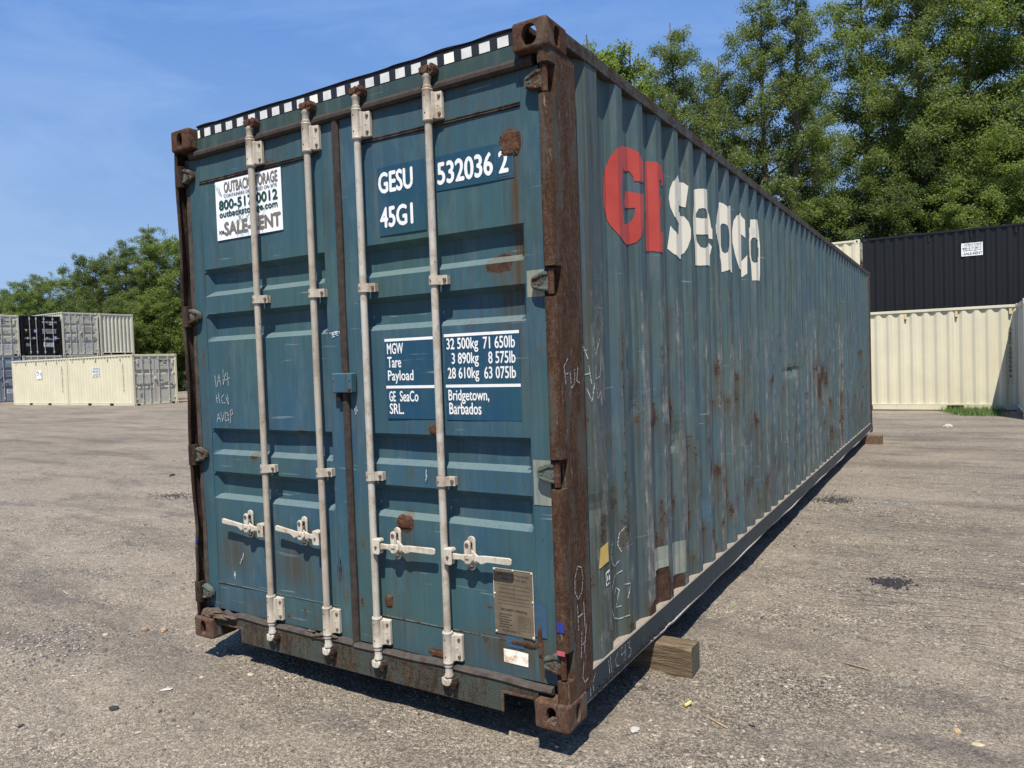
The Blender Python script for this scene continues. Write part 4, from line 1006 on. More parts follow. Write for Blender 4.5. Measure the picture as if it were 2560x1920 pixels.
def side_chalk(strokes, w):
    V2 = []; F = []
    for st in strokes:
        for (a, b) in zip(st[:-1], st[1:]):
            dx, dz = b[0]-a[0], b[1]-a[1]; l = math.hypot(dx, dz) or 1; nx, nz = -dz/l*w/2, dx/l*w/2; n = len(V2)
            V2 += [(a[0]-nx, a[1]-nz), (b[0]-nx, b[1]-nz), (b[0]+nx, b[1]+nz), (a[0]+nx, a[1]+nz)]; F.append((n, n+1, n+2, n+3))
    return conform_obj('chalk_lettering', V2, F, M['chalk'], sideR, .003)
side_chalk([[(.268, 1.60), (.275, 1.535)], [(.278, 1.54), (.315, 1.60), (.342, 1.53)], [(.27, 1.565), (.345, 1.57)], [(.372, 1.62), (.39, 1.54), (.42, 1.60)], [(.40, 1.56), (.44, 1.62)],
            [(.307, 1.497), (.318, 1.43)], [(.345, 1.50), (.355, 1.42)], [(.31, 1.46), (.35, 1.465)], [(.39, 1.50), (.385, 1.44), (.43, 1.45), (.44, 1.50)],
            [(.25, 1.376), (.285, 1.37), (.275, 1.33), (.255, 1.318), (.30, 1.33)], [(.33, 1.40), (.355, 1.34), (.37, 1.42)], [(.39, 1.40), (.40, 1.35), (.43, 1.38), (.44, 1.32)]], .004)
side_chalk([[(.50, .63), (.515, .50)], [(.525, .64), (.545, .52)], [(.505, .57), (.545, .58)], [(.59, .655), (.57, .60), (.585, .55), (.62, .53), (.65, .55)],
            [(.665, .50), (.60, .48), (.565, .42), (.56, .35), (.585, .29), (.64, .27), (.70, .275)], [(.60, .40), (.62, .43), (.645, .41), (.63, .36), (.61, .33), (.655, .33)], [(.67, .43), (.71, .43), (.69, .36)],
            [(.69, .71), (.655, .68), (.645, .63), (.665, .59)]], .005)
onrail = lambda a, z: (2.4318, a, z+.012)
chalk(r1, [[(.415, .150), (.425, .065)], [(.435, .155), (.445, .075)], [(.52, .145), (.49, .12), (.50, .085), (.53, .08)], [(.565, .155), (.560, .115), (.60, .12)], [(.61, .15), (.60, .075)], [(.635, .145), (.67, .145), (.65, .12), (.68, .105), (.67, .08), (.64, .075)],
           [(.215, .150), (.222, .060)], [(.28, .145), (.245, .11), (.25, .075), (.28, .062)]], onrail, .004)
posts = [o for o in box.children if o.name.startswith('corner_post')]
onpost = lambda a, z: (2.4348, a, z)
chalk(posts[0], [[(.13, .665), (.10, .62), (.098, .56), (.125, .525), (.16, .545), (.175, .60), (.165, .65), (.13, .665)], [(.115, .505), (.12, .395)], [(.175, .50), (.18, .385)], [(.118, .45), (.178, .455)],
                 [(.150, .385), (.135, .27)], [(.195, .40), (.165, .28)], [(.14, .32), (.185, .33)], [(.16, .245), (.145, .185), (.165, .155), (.20, .165)]], onpost, .005)
chalk(posts[0], [
                 [(.06, 1.50), (.10, 1.535)], [(.065, 1.50), (.075, 1.43)], [(.07, 1.47), (.10, 1.475)], [(.115, 1.48), (.125, 1.41), (.155, 1.43), (.16, 1.49)], [(.19, 1.50), (.175, 1.44), (.20, 1.43)]], onpost, .005)
MB().box(2.392, 2.424, .0085, .0118, .418, .458).build('paint_mark', M['bluepaint'], posts[0])
MB().box(2.388, 2.424, .0085, .0118, .322, .340).build('paint_mark', M['redpaint'], posts[0])
MB().box(.034, .050, .0090, .0116, .545, .568).build('paint_mark', M['bluepaint'], posts[1])

# ------------------------------------------------------------------ ground: one sheet out to the horizon, finely cut near the camera
def gz(x, y):
    x = np.asarray(x, float); y = np.asarray(y, float)
    z = G+.0*x
    z = z+.012*np.sin(x*.9+y*.35)*np.sin(y*.7-x*.2)*np.clip(np.hypot(x-1, y-3)/5, .15, 1)
    z = z+.006*np.sin(x*3.3+1.2*np.sin(y*1.1))*np.sin(y*2.9+.5)
    z = z+.10/(1+np.exp((x+45.5)/.6))
    return z
def smoothnoise(X, Y, cell, seed):
    rs = np.random.RandomState(seed); T = rs.rand(256, 256)
    u = X/cell; v = Y/cell; i = np.floor(u).astype(int); j = np.floor(v).astype(int); a = u-i; b = v-j
    a = a*a*(3-2*a); b = b*b*(3-2*b)
    g = lambda p, q_: T[p % 256, q_ % 256]
    return (g(i, j)*(1-a)+g(i+1, j)*a)*(1-b)+(g(i, j+1)*(1-a)+g(i+1, j+1)*a)*b
def axis(lo, hi, near0, near1, fine, grow=1.22):
    a = list(np.arange(near0, near1, fine)); s_ = fine; p = near0; left = []
    while p > lo: s_ *= grow; p -= s_; left.append(max(p, lo))
    s_ = fine; p = a[-1]; right = []
    while p < hi: s_ *= grow; p += s_; right.append(min(p, hi))
    return np.array(left[::-1]+a+right)
gx = axis(-400, 400, -5.0, 7.5, .03); gy = axis(-60, 500, -1.6, 6.0, .03)
Xg, Yg = np.meshgrid(gx, gy, indexing='ij')
Zg = gz(Xg, Yg)
near = np.clip(1-(np.maximum(np.abs(Xg-1.2)-6.0, 0)+np.maximum(np.abs(Yg-2.2)-3.7, 0))/2, 0, 1)
Zg = Zg+near*(.016*(smoothnoise(Xg, Yg, .55, 1)-.5)+.014*(smoothnoise(Xg, Yg, .17, 2)-.5)+.012*(smoothnoise(Xg, Yg, .06, 3)-.5))
nx, ny = len(gx), len(gy); I = np.arange(nx*ny).reshape(nx, ny)
F = np.stack([I[:-1, :-1].ravel(), I[1:, :-1].ravel(), I[1:, 1:].ravel(), I[:-1, 1:].ravel()], 1)
t = NT('gravel_millings')
v1 = t.voro(70, out='Color'); v1d = t.voro(70); v2 = t.voro(190, out='Color'); v2d = t.voro(190)
sp = t.n.new('ShaderNodeSeparateColor'); t.link(v1, sp.inputs[0]); sp2 = t.n.new('ShaderNodeSeparateColor'); t.link(v2, sp2.inputs[0])
g1 = t.cramp(sp2.outputs[0], [(0, (0.045, 0.038, 0.030)), (.35, (0.15, 0.127, 0.097)), (.75, (0.245, 0.211, 0.158)), (1, (0.46, 0.405, 0.31))])
g2 = t.cramp(sp.outputs[0], [(0, (0.028, 0.025, 0.024)), (.5, (0.18, 0.15, 0.12)), (.86, (0.30, 0.255, 0.20)), (1, (0.55, 0.48, 0.385))])
stone = t.ramp(t.noise(2.2, 6, .7), .40, .58)
col = t.mix(t.math('MULTIPLY', t.ramp(sp.outputs[1], .45, .55), t.math('MULTIPLY', stone, .9)), g1, g2)
# dust lying between the stones, browner tracks, dark damp-looking tarry patches
dust = t.ramp(t.noise(.55, 6, .62, t.mapping((1, 1.8, 1), (0, 0, .35))), .40, .66)
col = t.mix(t.math('MULTIPLY', dust, .72), col, (0.265, 0.222, 0.170))
trk = t.ramp(t.noise(1.0, 6, .66, t.mapping((.28, 1.5, 1), (0, 0, .12))), .50, .64)
col = t.mix(t.math('MULTIPLY', trk, .62), col, (0.105, 0.088, 0.074))
drk = t.ramp(t.noise(1.1, 8, .74, t.mapping((1, 2.6, 1), (0, 0, .2))), .53, .65)
col = t.mix(t.math('MULTIPLY', drk, .6), col, (0.088, 0.080, 0.074))
bigv = t.math('MULTIPLY', t.ramp(t.noise(.16, 4, .6), .35, .65, .88, 1.12), t.math('MULTIPLY', t.ramp(t.noise(62, 4, .85), .32, .68, .45, 1.5), t.ramp(t.noise(9, 6, .75), .35, .65, .86, 1.12)))
mm_ = t.n.new('ShaderNodeVectorMath'); mm_.operation = 'SCALE'; t.link(col, mm_.inputs[0]); t.link(bigv, mm_.inputs['Scale'])
h = t.math('ADD', t.math('MULTIPLY', t.math('SUBTRACT', .6, v1d), t.math('MULTIPLY', stone, 1.0)), t.math('MULTIPLY', t.math('SUBTRACT', .6, v2d), .45))
h = t.math('ADD', h, t.math('MULTIPLY', t.noise(16, 5, .7), 2.0))
tw = t.n.new('ShaderNodeTexWave'); tw.bands_direction = 'Y'; tw.inputs['Scale'].default_value = 3.6; tw.inputs['Distortion'].default_value = 5; tw.inputs['Detail'].default_value = 3; tw.inputs['Detail Scale'].default_value = 1.6; t.link(t.tc.outputs['Object'], tw.inputs['Vector'])
so = t.n.new('ShaderNodeSeparateXYZ'); t.link(t.tc.outputs['Object'], so.inputs[0])
patch_ = t.math('MULTIPLY', t.math('MULTIPLY', t.ramp(so.outputs[0], 2.7, 3.1), t.ramp(so.outputs[1], 1.6, 2.6)), t.ramp(so.outputs[1], 8.0, 11.0, 1, 0))
tmask = t.math('MULTIPLY', t.math('MULTIPLY', t.ramp(tw.outputs['Fac'], .0, .2, 1, 0), t.ramp(t.noise(.9, 4, .6), .42, .58)), patch_)
h = t.math('SUBTRACT', h, t.math('MULTIPLY', tmask, 1.6))
t.bump(h, 1.0, .008)
M['ground'] = t.fin(mm_.outputs[0], .92, 0, .2)
ground = mesh_np('ground', np.stack([Xg.ravel(), Yg.ravel(), Zg.ravel()], 1), F, M['ground'], None, smooth=True)
struct(ground)
def ground_z(x, y):
    i = np.clip(np.searchsorted(gx, x)-1, 0, nx-2); j = np.clip(np.searchsorted(gy, y)-1, 0, ny-2)
    a = (x-gx[i])/(gx[i+1]-gx[i]); b = (y-gy[j])/(gy[j+1]-gy[j])
    return (Zg[i, j]*(1-a)+Zg[i+1, j]*a)*(1-b)+(Zg[i, j+1]*(1-a)+Zg[i+1, j+1]*a)*b

# loose gravel: tens of thousands of small stones in one mesh
def gravel(name, n, m, seed, smin, smax, box_, pal):
    rs = np.random.RandomState(seed)
    x = rs.uniform(box_[0], box_[1], n*3); y = rs.uniform(box_[2], box_[3], n*3)
    # thicker drifts in some places, thinning away from the camera
    dens = smoothnoise(x, y, .8, seed+1)*.6+smoothnoise(x, y, .25, seed+2)*.4
    d = np.hypot(x-3.8, y+2.6)
    keep = (rs.rand(n*3) < np.clip(dens*2.6-.85, .05, 1)) & (rs.rand(n*3) < np.clip(3.0/d, .1, 1))
    x = x[keep][:n]; y = y[keep][:n]; n = len(x)
    z = ground_z(x, y)
    s_ = smin*(smax/smin)**(rs.rand(n)**2.2)
    base = np.array([[1, 0, 0], [-1, 0, 0], [0, 1, 0], [0, -1, 0], [0, 0, 1], [0, 0, -1], [.7, .6, .5], [-.6, .7, -.4]], float)[:6]
    fa = np.array([[4, 0, 2], [4, 2, 1], [4, 1, 3], [4, 3, 0], [5, 2, 0], [5, 1, 2], [5, 3, 1], [5, 0, 3]])
    V = base[None]*(1+.5*(rs.rand(n, 6, 3)-.5))*s_[:, None, None]*np.stack([np.ones(n), rs.uniform(.55, 1, n), rs.uniform(.4, .75, n)], 1)[:, None, :]
    V += .25*s_[:, None, None]*(rs.rand(n, 6, 3)-.5)
    a = rs.rand(n)*2*PI; c, s2 = np.cos(a), np.sin(a)
    Vx = V[:, :, 0]*c[:, None]-V[:, :, 1]*s2[:, None]; Vy = V[:, :, 0]*s2[:, None]+V[:, :, 1]*c[:, None]
    V = np.stack([Vx+x[:, None], Vy+y[:, None], V[:, :, 2]+(z+s_*.2)[:, None]], 2).reshape(-1, 3)
    F = (fa[None]+6*np.arange(n)[:, None, None]).reshape(-1, 3)
    pc = np.array(pal)[rs.randint(0, len(pal), n)]*(rs.uniform(.75, 1.25, n)[:, None])
    A = np.repeat(np.concatenate([pc, np.ones((n, 1))], 1), 8, 0)
    return stuff(mesh_np(name, V, F, m, None, {'tint': ('FACE', A)}))
t = NT('loose_gravel')
_n = t.n.new('ShaderNodeAttribute'); _n.attribute_name = 'tint'
M['gravel'] = t.fin(_n.outputs['Color'], .9, 0, .2)
PAL = [(.17, .145, .115), (.21, .175, .14), (.13, .115, .10), (.25, .21, .17), (.095, .088, .085), (.34, .295, .235), (.18, .15, .12), (.07, .068, .07), (.24, .185, .135), (.15, .13, .105)]
gravel('gravel', 95000, M['gravel'], 5, .0022, .0095, (-6.5, 7.5, -1.8, 7.0), PAL)
gravel('gravel', 26000, M['gravel'], 8, .006, .016, (-12, 9, -1.0, 15.0), PAL)

def crumbs(cx_, cy_, rx, ry, n, seed, pal):
    rs = np.random.RandomState(seed); x = cx_+rs.normal(0, rx, n); y = cy_+rs.normal(0, ry, n); z = ground_z(x, y); s_ = rs.uniform(.004, .013, n)
    base = np.array([[1, 0, 0], [-1, 0, 0], [0, 1, 0], [0, -1, 0], [0, 0, .7], [0, 0, -.7]], float); fa = np.array([[4, 0, 2], [4, 2, 1], [4, 1, 3], [4, 3, 0]])
    V = base[None]*(1+.6*(rs.rand(n, 6, 3)-.5))*s_[:, None, None]
    V = V+np.stack([x, y, z+s_*.3], 1)[:, None, :]
    A = np.repeat(np.concatenate([np.array(pal)[rs.randint(0, len(pal), n)], np.ones((n, 1))], 1), 4, 0)
    stuff(mesh_np('asphalt_crumbs', V.reshape(-1, 3), (fa[None]+6*np.arange(n)[:, None, None]).reshape(-1, 3), M['gravel'], None, {'tint': ('FACE', A)}))
crumbs(3.37, 3.17, .055, .055, 420, 1, [(.022, .022, .026), (.04, .038, .04)])
crumbs(2.62, 6.01, .10, .10, 420, 2, [(.03, .03, .033), (.06, .055, .05)])
crumbs(3.2, 6.1, .12, .08, 260, 3, [(.24, .23, .21), (.15, .14, .13)])
crumbs(-5.2, 3.29, .22, .12, 300, 4, [(.03, .028, .028), (.06, .055, .05)])
crumbs(-1.0, -.3, .28, .16, 420, 5, [(.30, .27, .23), (.20, .175, .15), (.10, .10, .105)])
# single larger stones and scraps
def stone(x, y, r, c, label, seed, name='stone', cat='stone', rough=.22):
    m = plain('stone_%d' % seed, c, .9, .2, 60, .5, .2)
    zz = float(ground_z(np.array(x), np.array(y)))
    o = MB().lump((0, 0, 0), r, seed, 9, rough).build(name, m, None, 0, loc=(x, y, zz+r[2]*.55))
    o.rotation_euler = (0, 0, seed*1.3)
    return tag(o, label, cat)

stone(-.73, .14, (.026, .019, .016), (.26, .175, .125), 'reddish brown pebble, left of a pair near the low rusty corner', 3)
stone(-.60, .19, (.022, .018, .018), (.36, .25, .16), 'light brown pebble, right of a pair near the low rusty corner', 4)
stone(.22, -.61, (.028, .018, .011), (.035, .035, .038), 'black flat stone in the foreground gravel', 5)
stone(0.0, -.93, (.016, .010, .008), (.05, .05, .055), 'small black stone near the lower left corner', 6)
stone(-.87, -.04, (.026, .016, .008), (.36, .30, .22), 'pale cream pebble by the reddish pair', 7)
stone(.25, -.35, (.030, .014, .007), (.42, .39, .35), 'white stone chip in front of the door sill shadow', 8)
stone(3.78, 1.02, (.021, .013, .011), (.40, .27, .15), 'sandy orange stone in the right foreground', 9)
stone(3.855, .955, (.026, .020, .004), (.40, .33, .21), 'flat cream stone beside the sandy orange one', 10)
stone(2.56, .39, (.028, .020, .010), (.40, .37, .33), 'whitish stone near the corner shadow', 11)
stone(.50, -.02, (.024, .013, .006), (.42, .34, .22), 'small tan chip by the edge of the sill shadow', 12)
stone(.54, -.68, (.018, .009, .005), (.36, .33, .28), 'long pale chip low in the left foreground', 13)
stone(3.59, 14.38, (.10, .07, .05), (.42, .38, .31), 'pale stone on the gravel before the cream container', 14)
stone(3.25, 3.2, (.015, .012, .008), (.03, .03, .03), 'black chip on the gravel right of the teal container', 15)
stone(-7.0, 4.48, (.07, .03, .02), (.04, .04, .042), 'dark scrap on the open gravel left of the doors', 16)
# yellow wooden plug and two sticks
o = MB().cyl((0, 0, 0), (0, .042, .008), .009, n=9).build('plug', plain('yellow_plug', (.46, .37, .13), .6, .15, 60), None, .002, loc=(2.684, .70, float(ground_z(np.array(2.684), np.array(.72)))+.008)); o.rotation_euler = (0, 0, -.5)
tag(o, 'short yellow plug lying on the gravel below the timber block', 'plug')
def stick(x, y, pts, r, c, label, seed):
    mb = MB(); z = float(ground_z(np.array(x), np.array(y)))
    for (a, b) in zip(pts[:-1], pts[1:]): mb.cyl(a, b, r, r*.85, 6)
    o = mb.build('stick', plain('stick_%d' % seed, c, .9, .3, 60, .4), None, loc=(x, y, z+r*.8)); return tag(o, label, 'stick')
stick(3.33, 1.50, [(-.06, .02, 0), (-.02, .0, .006), (.03, -.006, .003), (.075, -.012, .0)], .0045, (.24, .18, .11), 'brown twig on the gravel right of the timber block', 1)
stick(3.0, .68, [(-.014, 0, 0), (.014, -.004, .002)], .004, (.03, .025, .02), 'tiny black stub in the right foreground', 2)
stick(-2.07, .32, [(-.07, .03, 0), (0, .0, .008), (.07, -.01, 0)], .006, (.30, .26, .2), 'grey stick on the open gravel at left', 3)
stick(2.86, .64, [(-.06, .03, 0), (.0, -.01, .004), (.05, -.03, 0)], .004, (.34, .25, .15), 'light straw twig near the yellow plug', 4)

# timber bearers under the teal container
t = NT('weathered_timber')
wv = t.mapping((3.0, 40, 40)); g1 = t.noise(1.0, 6, .7, wv, 1.2)
wr_ = t.n.new('ShaderNodeTexWave'); wr_.wave_type = 'RINGS'; wr_.rings_direction = 'X'; wr_.inputs['Scale'].default_value = 26; wr_.inputs['Distortion'].default_value = 3.5; wr_.inputs['Detail'].default_value = 2
mp = t.n.new('ShaderNodeMapping'); mp.inputs['Location'].default_value = (0, .02, .05); t.link(t.tc.outputs['Object'], mp.inputs[0]); t.link(mp.outputs[0], wr_.inputs['Vector'])
c1 = t.cramp(g1, [(.28, (.032, .025, .018)), (.5, (.135, .098, .058)), (.72, (.30, .23, .145))])
gn = t.n.new('ShaderNodeNewGeometry'); sx = t.n.new('ShaderNodeSeparateXYZ'); t.link(gn.outputs['Normal'], sx.inputs[0])
c2 = t.cramp(wr_.outputs['Fac'], [(.2, (.065, .06, .045)), (.8, (.15, .135, .10))])
c1 = t.mix(t.ramp(sx.outputs[0], .6, .9), c1, c2)
c1 = t.mix(t.math('MULTIPLY', t.ramp(t.noise(9, 6, .7), .50, .66), .5), c1, (.07, .06, .05))
t.bump(t.math('ADD', g1, t.math('MULTIPLY', t.noise(70, 5, .7, t.mapping((.3, 1, 1))), .6)), .9, .012)
M['timber'] = t.fin(c1, .9, 0, .2)
def timber(x0, x1, y0, y1, z1, ang, label, m, seed):
    mb = MB(); n = 14; rr = random.Random(seed); w = y1-y0; h = z1-(G-.02)
    sec = [(-w/2+.006, -h), (w/2-.006, -h), (w/2, -h+.01), (w/2, -.012), (w/2-.012, 0), (-w/2+.012, 0), (-w/2, -.012), (-w/2, -h+.01)]
    L_ = x1-x0; vs = []
    for i in range(n+1):
        xx = L_*i/n
        if i == n: xx -= 0
        for (a, b) in sec:
            e = rr.uniform(-.0025, .0025)
            vs.append((xx+(rr.uniform(-.004, .004) if i == n else 0), a+e, b+(e if b > -.02 else 0)))
    k = 8; mb.add(vs, [(k*i+j, k*i+(j+1) % k, k*i+k+(j+1) % k, k*i+k+j) for i in range(n) for j in range(k)]+[tuple(range(k))[::-1], tuple(range(k*n, k*n+k))])
    o = mb.build('timber_block', m, None, .003, loc=(x0, (y0+y1)/2, z1)); o.rotation_euler = (0, 0, ang)
    return tag(o, label, 'timber block', 'timber blocks under the teal container')
timber(.9, 2.622, .955, 1.085, .028, .035, 'thick sawn timber block propping the near end of the teal container, end grain showing', M['timber'], 1)
M['timber_dark'] = plain('old_dark_timber', (.13, .085, .055), .9, .45, 40, .8, .15)
timber(1.2, 2.66, 11.30, 11.46, .028, -.02, 'small split dark timber block under the far end of the teal container', M['timber_dark'], 2)

# ------------------------------------------------------------------ other containers in the yard
def paint(name, c, dirt=.25, rough=.5):
    dirt = dirt*1.5
    t = NT(name)
    col = t.mix(t.ramp(t.noise(1.1, 5, .6), .35, .68), tuple(v*.93 for v in c), tuple(min(.85, v*1.04) for v in c))
    col = t.mix(t.math('MULTIPLY', t.ramp(t.noise(1.0, 5, .7, t.mapping((14, 14, .6))), .55, .75), dirt), col, tuple(v*.55+.02 for v in c))
    col = t.mix(t.math('MULTIPLY', t.ramp(t.noise(7, 6, .75), .68, .74), dirt), col, (.22, .13, .08))
    t.bump(t.noise(2.2, 3), .15, .02)
    return t.fin(col, rough, 0, .35)
KP = {'cream': paint('cream_container_paint', (.61, .565, .405)), 'beige': paint('beige_container_paint', (.54, .51, .40), .4), 'black': paint('black_container_paint', (.0065, .0065, .008), .15, .45),
      'greybeige_shaded_cream': paint('grey_beige_and_shaded_cream_paint', (.46, .44, .36), .4), 'bluegrey': paint('blue_grey_container_paint', (.20, .235, .27), .35), 'green': paint('dark_green_container_paint', (.018, .024, .022), .2), 'yellow': paint('warm_cream_container_paint', (.62, .49, .25), .2)}
KP_steel = plain('galvanised_bar', (.42, .42, .41), .5, .15, 20, .05)
KP_deep = plain('dark_seal_and_hole_shade', (.02, .02, .02), .8, .2, 30, .1)
def ribs(name, a0, a1, x, z0, z1, m, parent, outward, axis_='y', pitch=.278, depth=.036, flat=.072):
    """trapezoid ribs; sheet in the plane axis=x, ribs stand toward outward (+1/-1)"""
    pts = []; a = a0
    n = max(1, round((a1-a0)/pitch)); p = (a1-a0)/n; s_ = (p-2*flat*p/.278)/2; f = flat*p/.278
    for i in range(n):
        b = a0+i*p
        pts += [(b, 0), (b+f/2, 0), (b+f/2+s_, -depth), (b+f/2+s_+f, -depth), (b+p-f/2, 0)]
    pts.append((a1, 0))
    vs = []
    for (a, d) in pts:
        for z in (z0, z1):
            q_ = x+outward*d
            vs.append((q_, a, z) if axis_ == 'y' else (a, q_, z))
    return MB().add(vs, [(2*i, 2*i+2, 2*i+3, 2*i+1) for i in range(len(pts)-1)]).build(name, m, parent)
_bc = {}
def bg_casting(x, y, z, m, parent):
    key = m.name
    if key not in _bc:
        q = MB().box(-.081, .081, -.089, .089, -.059, .059)
        o = q.build('corner_casting', m, parent, .006, 1); me = o.data
        me.materials.append(KP_deep)
        # flat dark ovals on the outer faces, painting the shade of holes
        bm = bmesh.new(); bm.from_mesh(me)
        for (ax, sg) in (('y', -1), ('y', 1), ('x', -1), ('x', 1)):
            r = [(.03*math.cos(a), .038*math.sin(a)) for a in np.linspace(0, 2*PI, 12, endpoint=False)]
            if ax == 'y': vv = [bm.verts.new((a, sg*.0905, b)) for a, b in r]
            else: vv = [bm.verts.new((sg*.0825, a, b)) for a, b in r]
            f = bm.faces.new(vv); f.material_index = 1
        bmesh.ops.recalc_face_normals(bm, faces=bm.faces)
        bm.to_mesh(me); bm.free(); _bc[key] = me
        o.location = (x, y, z); return o
    o = bpy.data.objects.new('corner_casting', _bc[key]); COL.objects.link(o); o.parent = parent; o.location = (x, y, z); return o
def yard_box(label, loc, rz, color, L_=6.058, H_=2.591, end='doors', door_color=None, recess=3, signs=(), hooks=(), number=None, marks=(), bars=4, group='storage containers standing in the yard', sign_side=None, dark_hw=False):
    """local frame: doors (or closed end) at y = 0 facing -y, long sides at x = 0 and x = 2.438"""
    T = thing('storage_container', label, 'shipping container', loc, rz, group)
    m = KP[color]; md = KP[door_color] if door_color else m; hw = KP_steel if not dark_hw else KP['black']
    W_ = 2.438
    for x in (.081, W_-.081):
        for y in (.089, L_-.089):
            for z in (.059, H_-.059): bg_casting(x, y, z, m, T)
    for x0, x1 in ((.006, .12), (W_-.12, W_-.006)):
        for y0, y1 in ((.01, .17), (L_-.17, L_-.01)): MB().box(x0, x1, y0, y1, .118, H_-.118).build('corner_post', m, T, .008, 1)
    for x0, x1 in ((.008, .068), (W_-.068, W_-.008)): MB().box(x0, x1, .178, L_-.178, H_-.075, H_-.010).build('top_side_rail', m, T, .004, 1)
    c = L_/2
    for x0, x1 in ((.012, .05), (W_-.05, W_-.012)):
        mb = MB(); pk = [(.178, c-1.205), (c-.845, c+.845), (c+1.205, L_-.178)] if L_ < 8 else [(.178, L_-.178)]
        for a, b in pk: mb.box(x0, x1, a, b, .022, .150)
        if L_ < 8:
            for a, b in ((c-1.205, c-.845), (c+.845, c+1.205)): mb.box(x0, x1, a, b, .135, .150)
        mb.box(x0-.004 if x0 < 1 else x0, x1 if x0 < 1 else x1+.004, .178, L_-.178, .1502, .165)
        mb.build('bottom_side_rail', m, T)
    if L_ < 8:
        for a in (c-1.025, c+1.025): MB().box(.052, W_-.052, a-.17, a+.17, .03, .13).build('lifting_pocket', KP_deep, T)  # solid dark block, its colour standing in for the shade inside the pocket
    MB().box(.05, W_-.05, .12, L_-.05, .100 if L_ > 8 else .132, .16).build('floor', KP_deep, T)
    ribs('side_panel', .17, L_-.17, .024, .160, H_-.072, m, T, -1); ribs('side_panel', .17, L_-.17, W_-.024, .160, H_-.072, m, T, 1)
    # roof sheet pressed across
    n = int((L_-.3)/.21); rv = []
    for i in range(n*4+1):
        yy = .15+(L_-.3)*i/(n*4); z = H_-.022+(.020 if i % 4 in (1, 2) else 0); rv += [(.03, yy, z), (W_-.03, yy, z)]
    MB().add(rv, [(2*i, 2*i+1, 2*i+3, 2*i+2) for i in range(n*4)]).build('roof_panel', m, T)
    MB().box(.12, W_-.12, L_-.12, L_-.04, .10, H_-.02).build('end_panel', m, T)
    if end == 'wall':
        MB().box(.162, W_-.162, .02, .09, H_-.118, H_-.01).build('end_top_rail', m, T, .006, 1)
        MB().box(.162, W_-.162, .02, .09, .118, .165).build('end_bottom_rail', m, T, .006, 1)
        for x in (.72, W_-.72): MB().box(x-.05, x+.05, .03, .08, .01, .1178).build('end_foot', m, T, .006, 1)
        ribs('end_panel', .12, W_-.12, .035, .160, H_-.115, m, T, -1, 'x', .29, .046, .08)
    else:
        MB().box(.162, W_-.162, .03, .12, H_-.115, H_-.008).build('door_header', m, T, .006, 1)
        MB().box(.37, W_-.37, .03, .12, .02, .135).build('door_sill', m, T, .006, 1)
        MB().box(.162, .3698, .03, .12, .105, .135).build('door_sill', m, T); MB().box(W_-.3698, W_-.162, .03, .12, .105, .135).build('door_sill', m, T)
        zt = H_-.122; zb0 = .14; hgt = zt-zb0
        bands = [(.255, .315), (.475, .535), (.70, .76)] if recess == 3 else [(.34, .42), (.63, .71)]
        pr_ = [(zb0, 0)]
        for a, b in bands: pr_ += [(zb0+hgt*a-.02, 0), (zb0+hgt*a+.005, 1), (zb0+hgt*b, 1), (zb0+hgt*b+.03, 0)]
        pr_.append((zt, 0))
        MB().box(.122, W_-.122, .115, .130, zb0, zt).build('door_seal', KP_deep, T)
        for di, (x0, x1) in enumerate(((.125, 1.206), (1.232, W_-.125))):
            mb = MB(); xs = [x0, x0+.09, x0+.12, x1-.12, x1-.09, x1]
            vs = []
            for (z, d) in pr_:
                for i, x in enumerate(xs): vs.append((x, .058+(.042*d if i in (2, 3) else 0), z))
            k = 6
            mb.add(vs, [(k*j+i, k*j+i+1, k*j+k+i+1, k*j+k+i) for j in range(len(pr_)-1) for i in range(5)])
            vs2 = [(x0, .058, zb0), (x1, .058, zb0), (x1, .058, zt), (x0, .058, zt), (x0, .11, zb0), (x1, .11, zb0), (x1, .11, zt), (x0, .11, zt)]
            mb.add(vs2, [(0, 1, 5, 4), (1, 2, 6, 5), (2, 3, 7, 6), (3, 0, 4, 7)])
            D = mb.build('door', md, T)
            for bx in ((x0+.40, x0+.80) if di == 0 else (x0+.17, x0+.72))[:2 if bars == 4 else 1]:
                bxo = bx
                q = MB().cyl((bxo, .026, .09), (bxo, .026, H_-.06), .017, n=8)
                q.box(bxo-.03, bxo+.045, .008, .056, zb0+.03, zb0+.15); q.box(bxo-.03, bxo+.045, .008, .056, zt-.14, zt-.02)
                for z in (zb0+hgt*.38, zb0+hgt*.66): q.box(bxo-.024, bxo+.045, .004, .056, z-.018, z+.018)
                q.build('locking_bar', hw, D)
                s_ = -1 if di == 0 else 1; zc = zb0+hgt*.42
                h_ = MB().prism([(bxo, zc-.02), (bxo+s_*.16, zc-.028), (bxo+s_*.34, zc-.012), (bxo+s_*.34, zc+.012), (bxo+s_*.17, zc+.03), (bxo, zc+.02)], 'y', -.012, .004)
                h_.prism([(bxo+s_*.15-.02, zc-.07), (bxo+s_*.15+.02, zc-.07), (bxo+s_*.15+.02, zc+.08), (bxo+s_*.15-.02, zc+.08)], 'y', .0045, .056)
                h_.build('door_handle', hw, D)
            for z in (.09, .36, .64, .92):
                zz = zb0+hgt*z; xx = (x0-.01, x0+.10) if di == 0 else (x1-.10, x1+.01)
                MB().box(xx[0], xx[1], .028, .056, zz-.035, zz+.035).build('hinge', m, D, .004, 1)
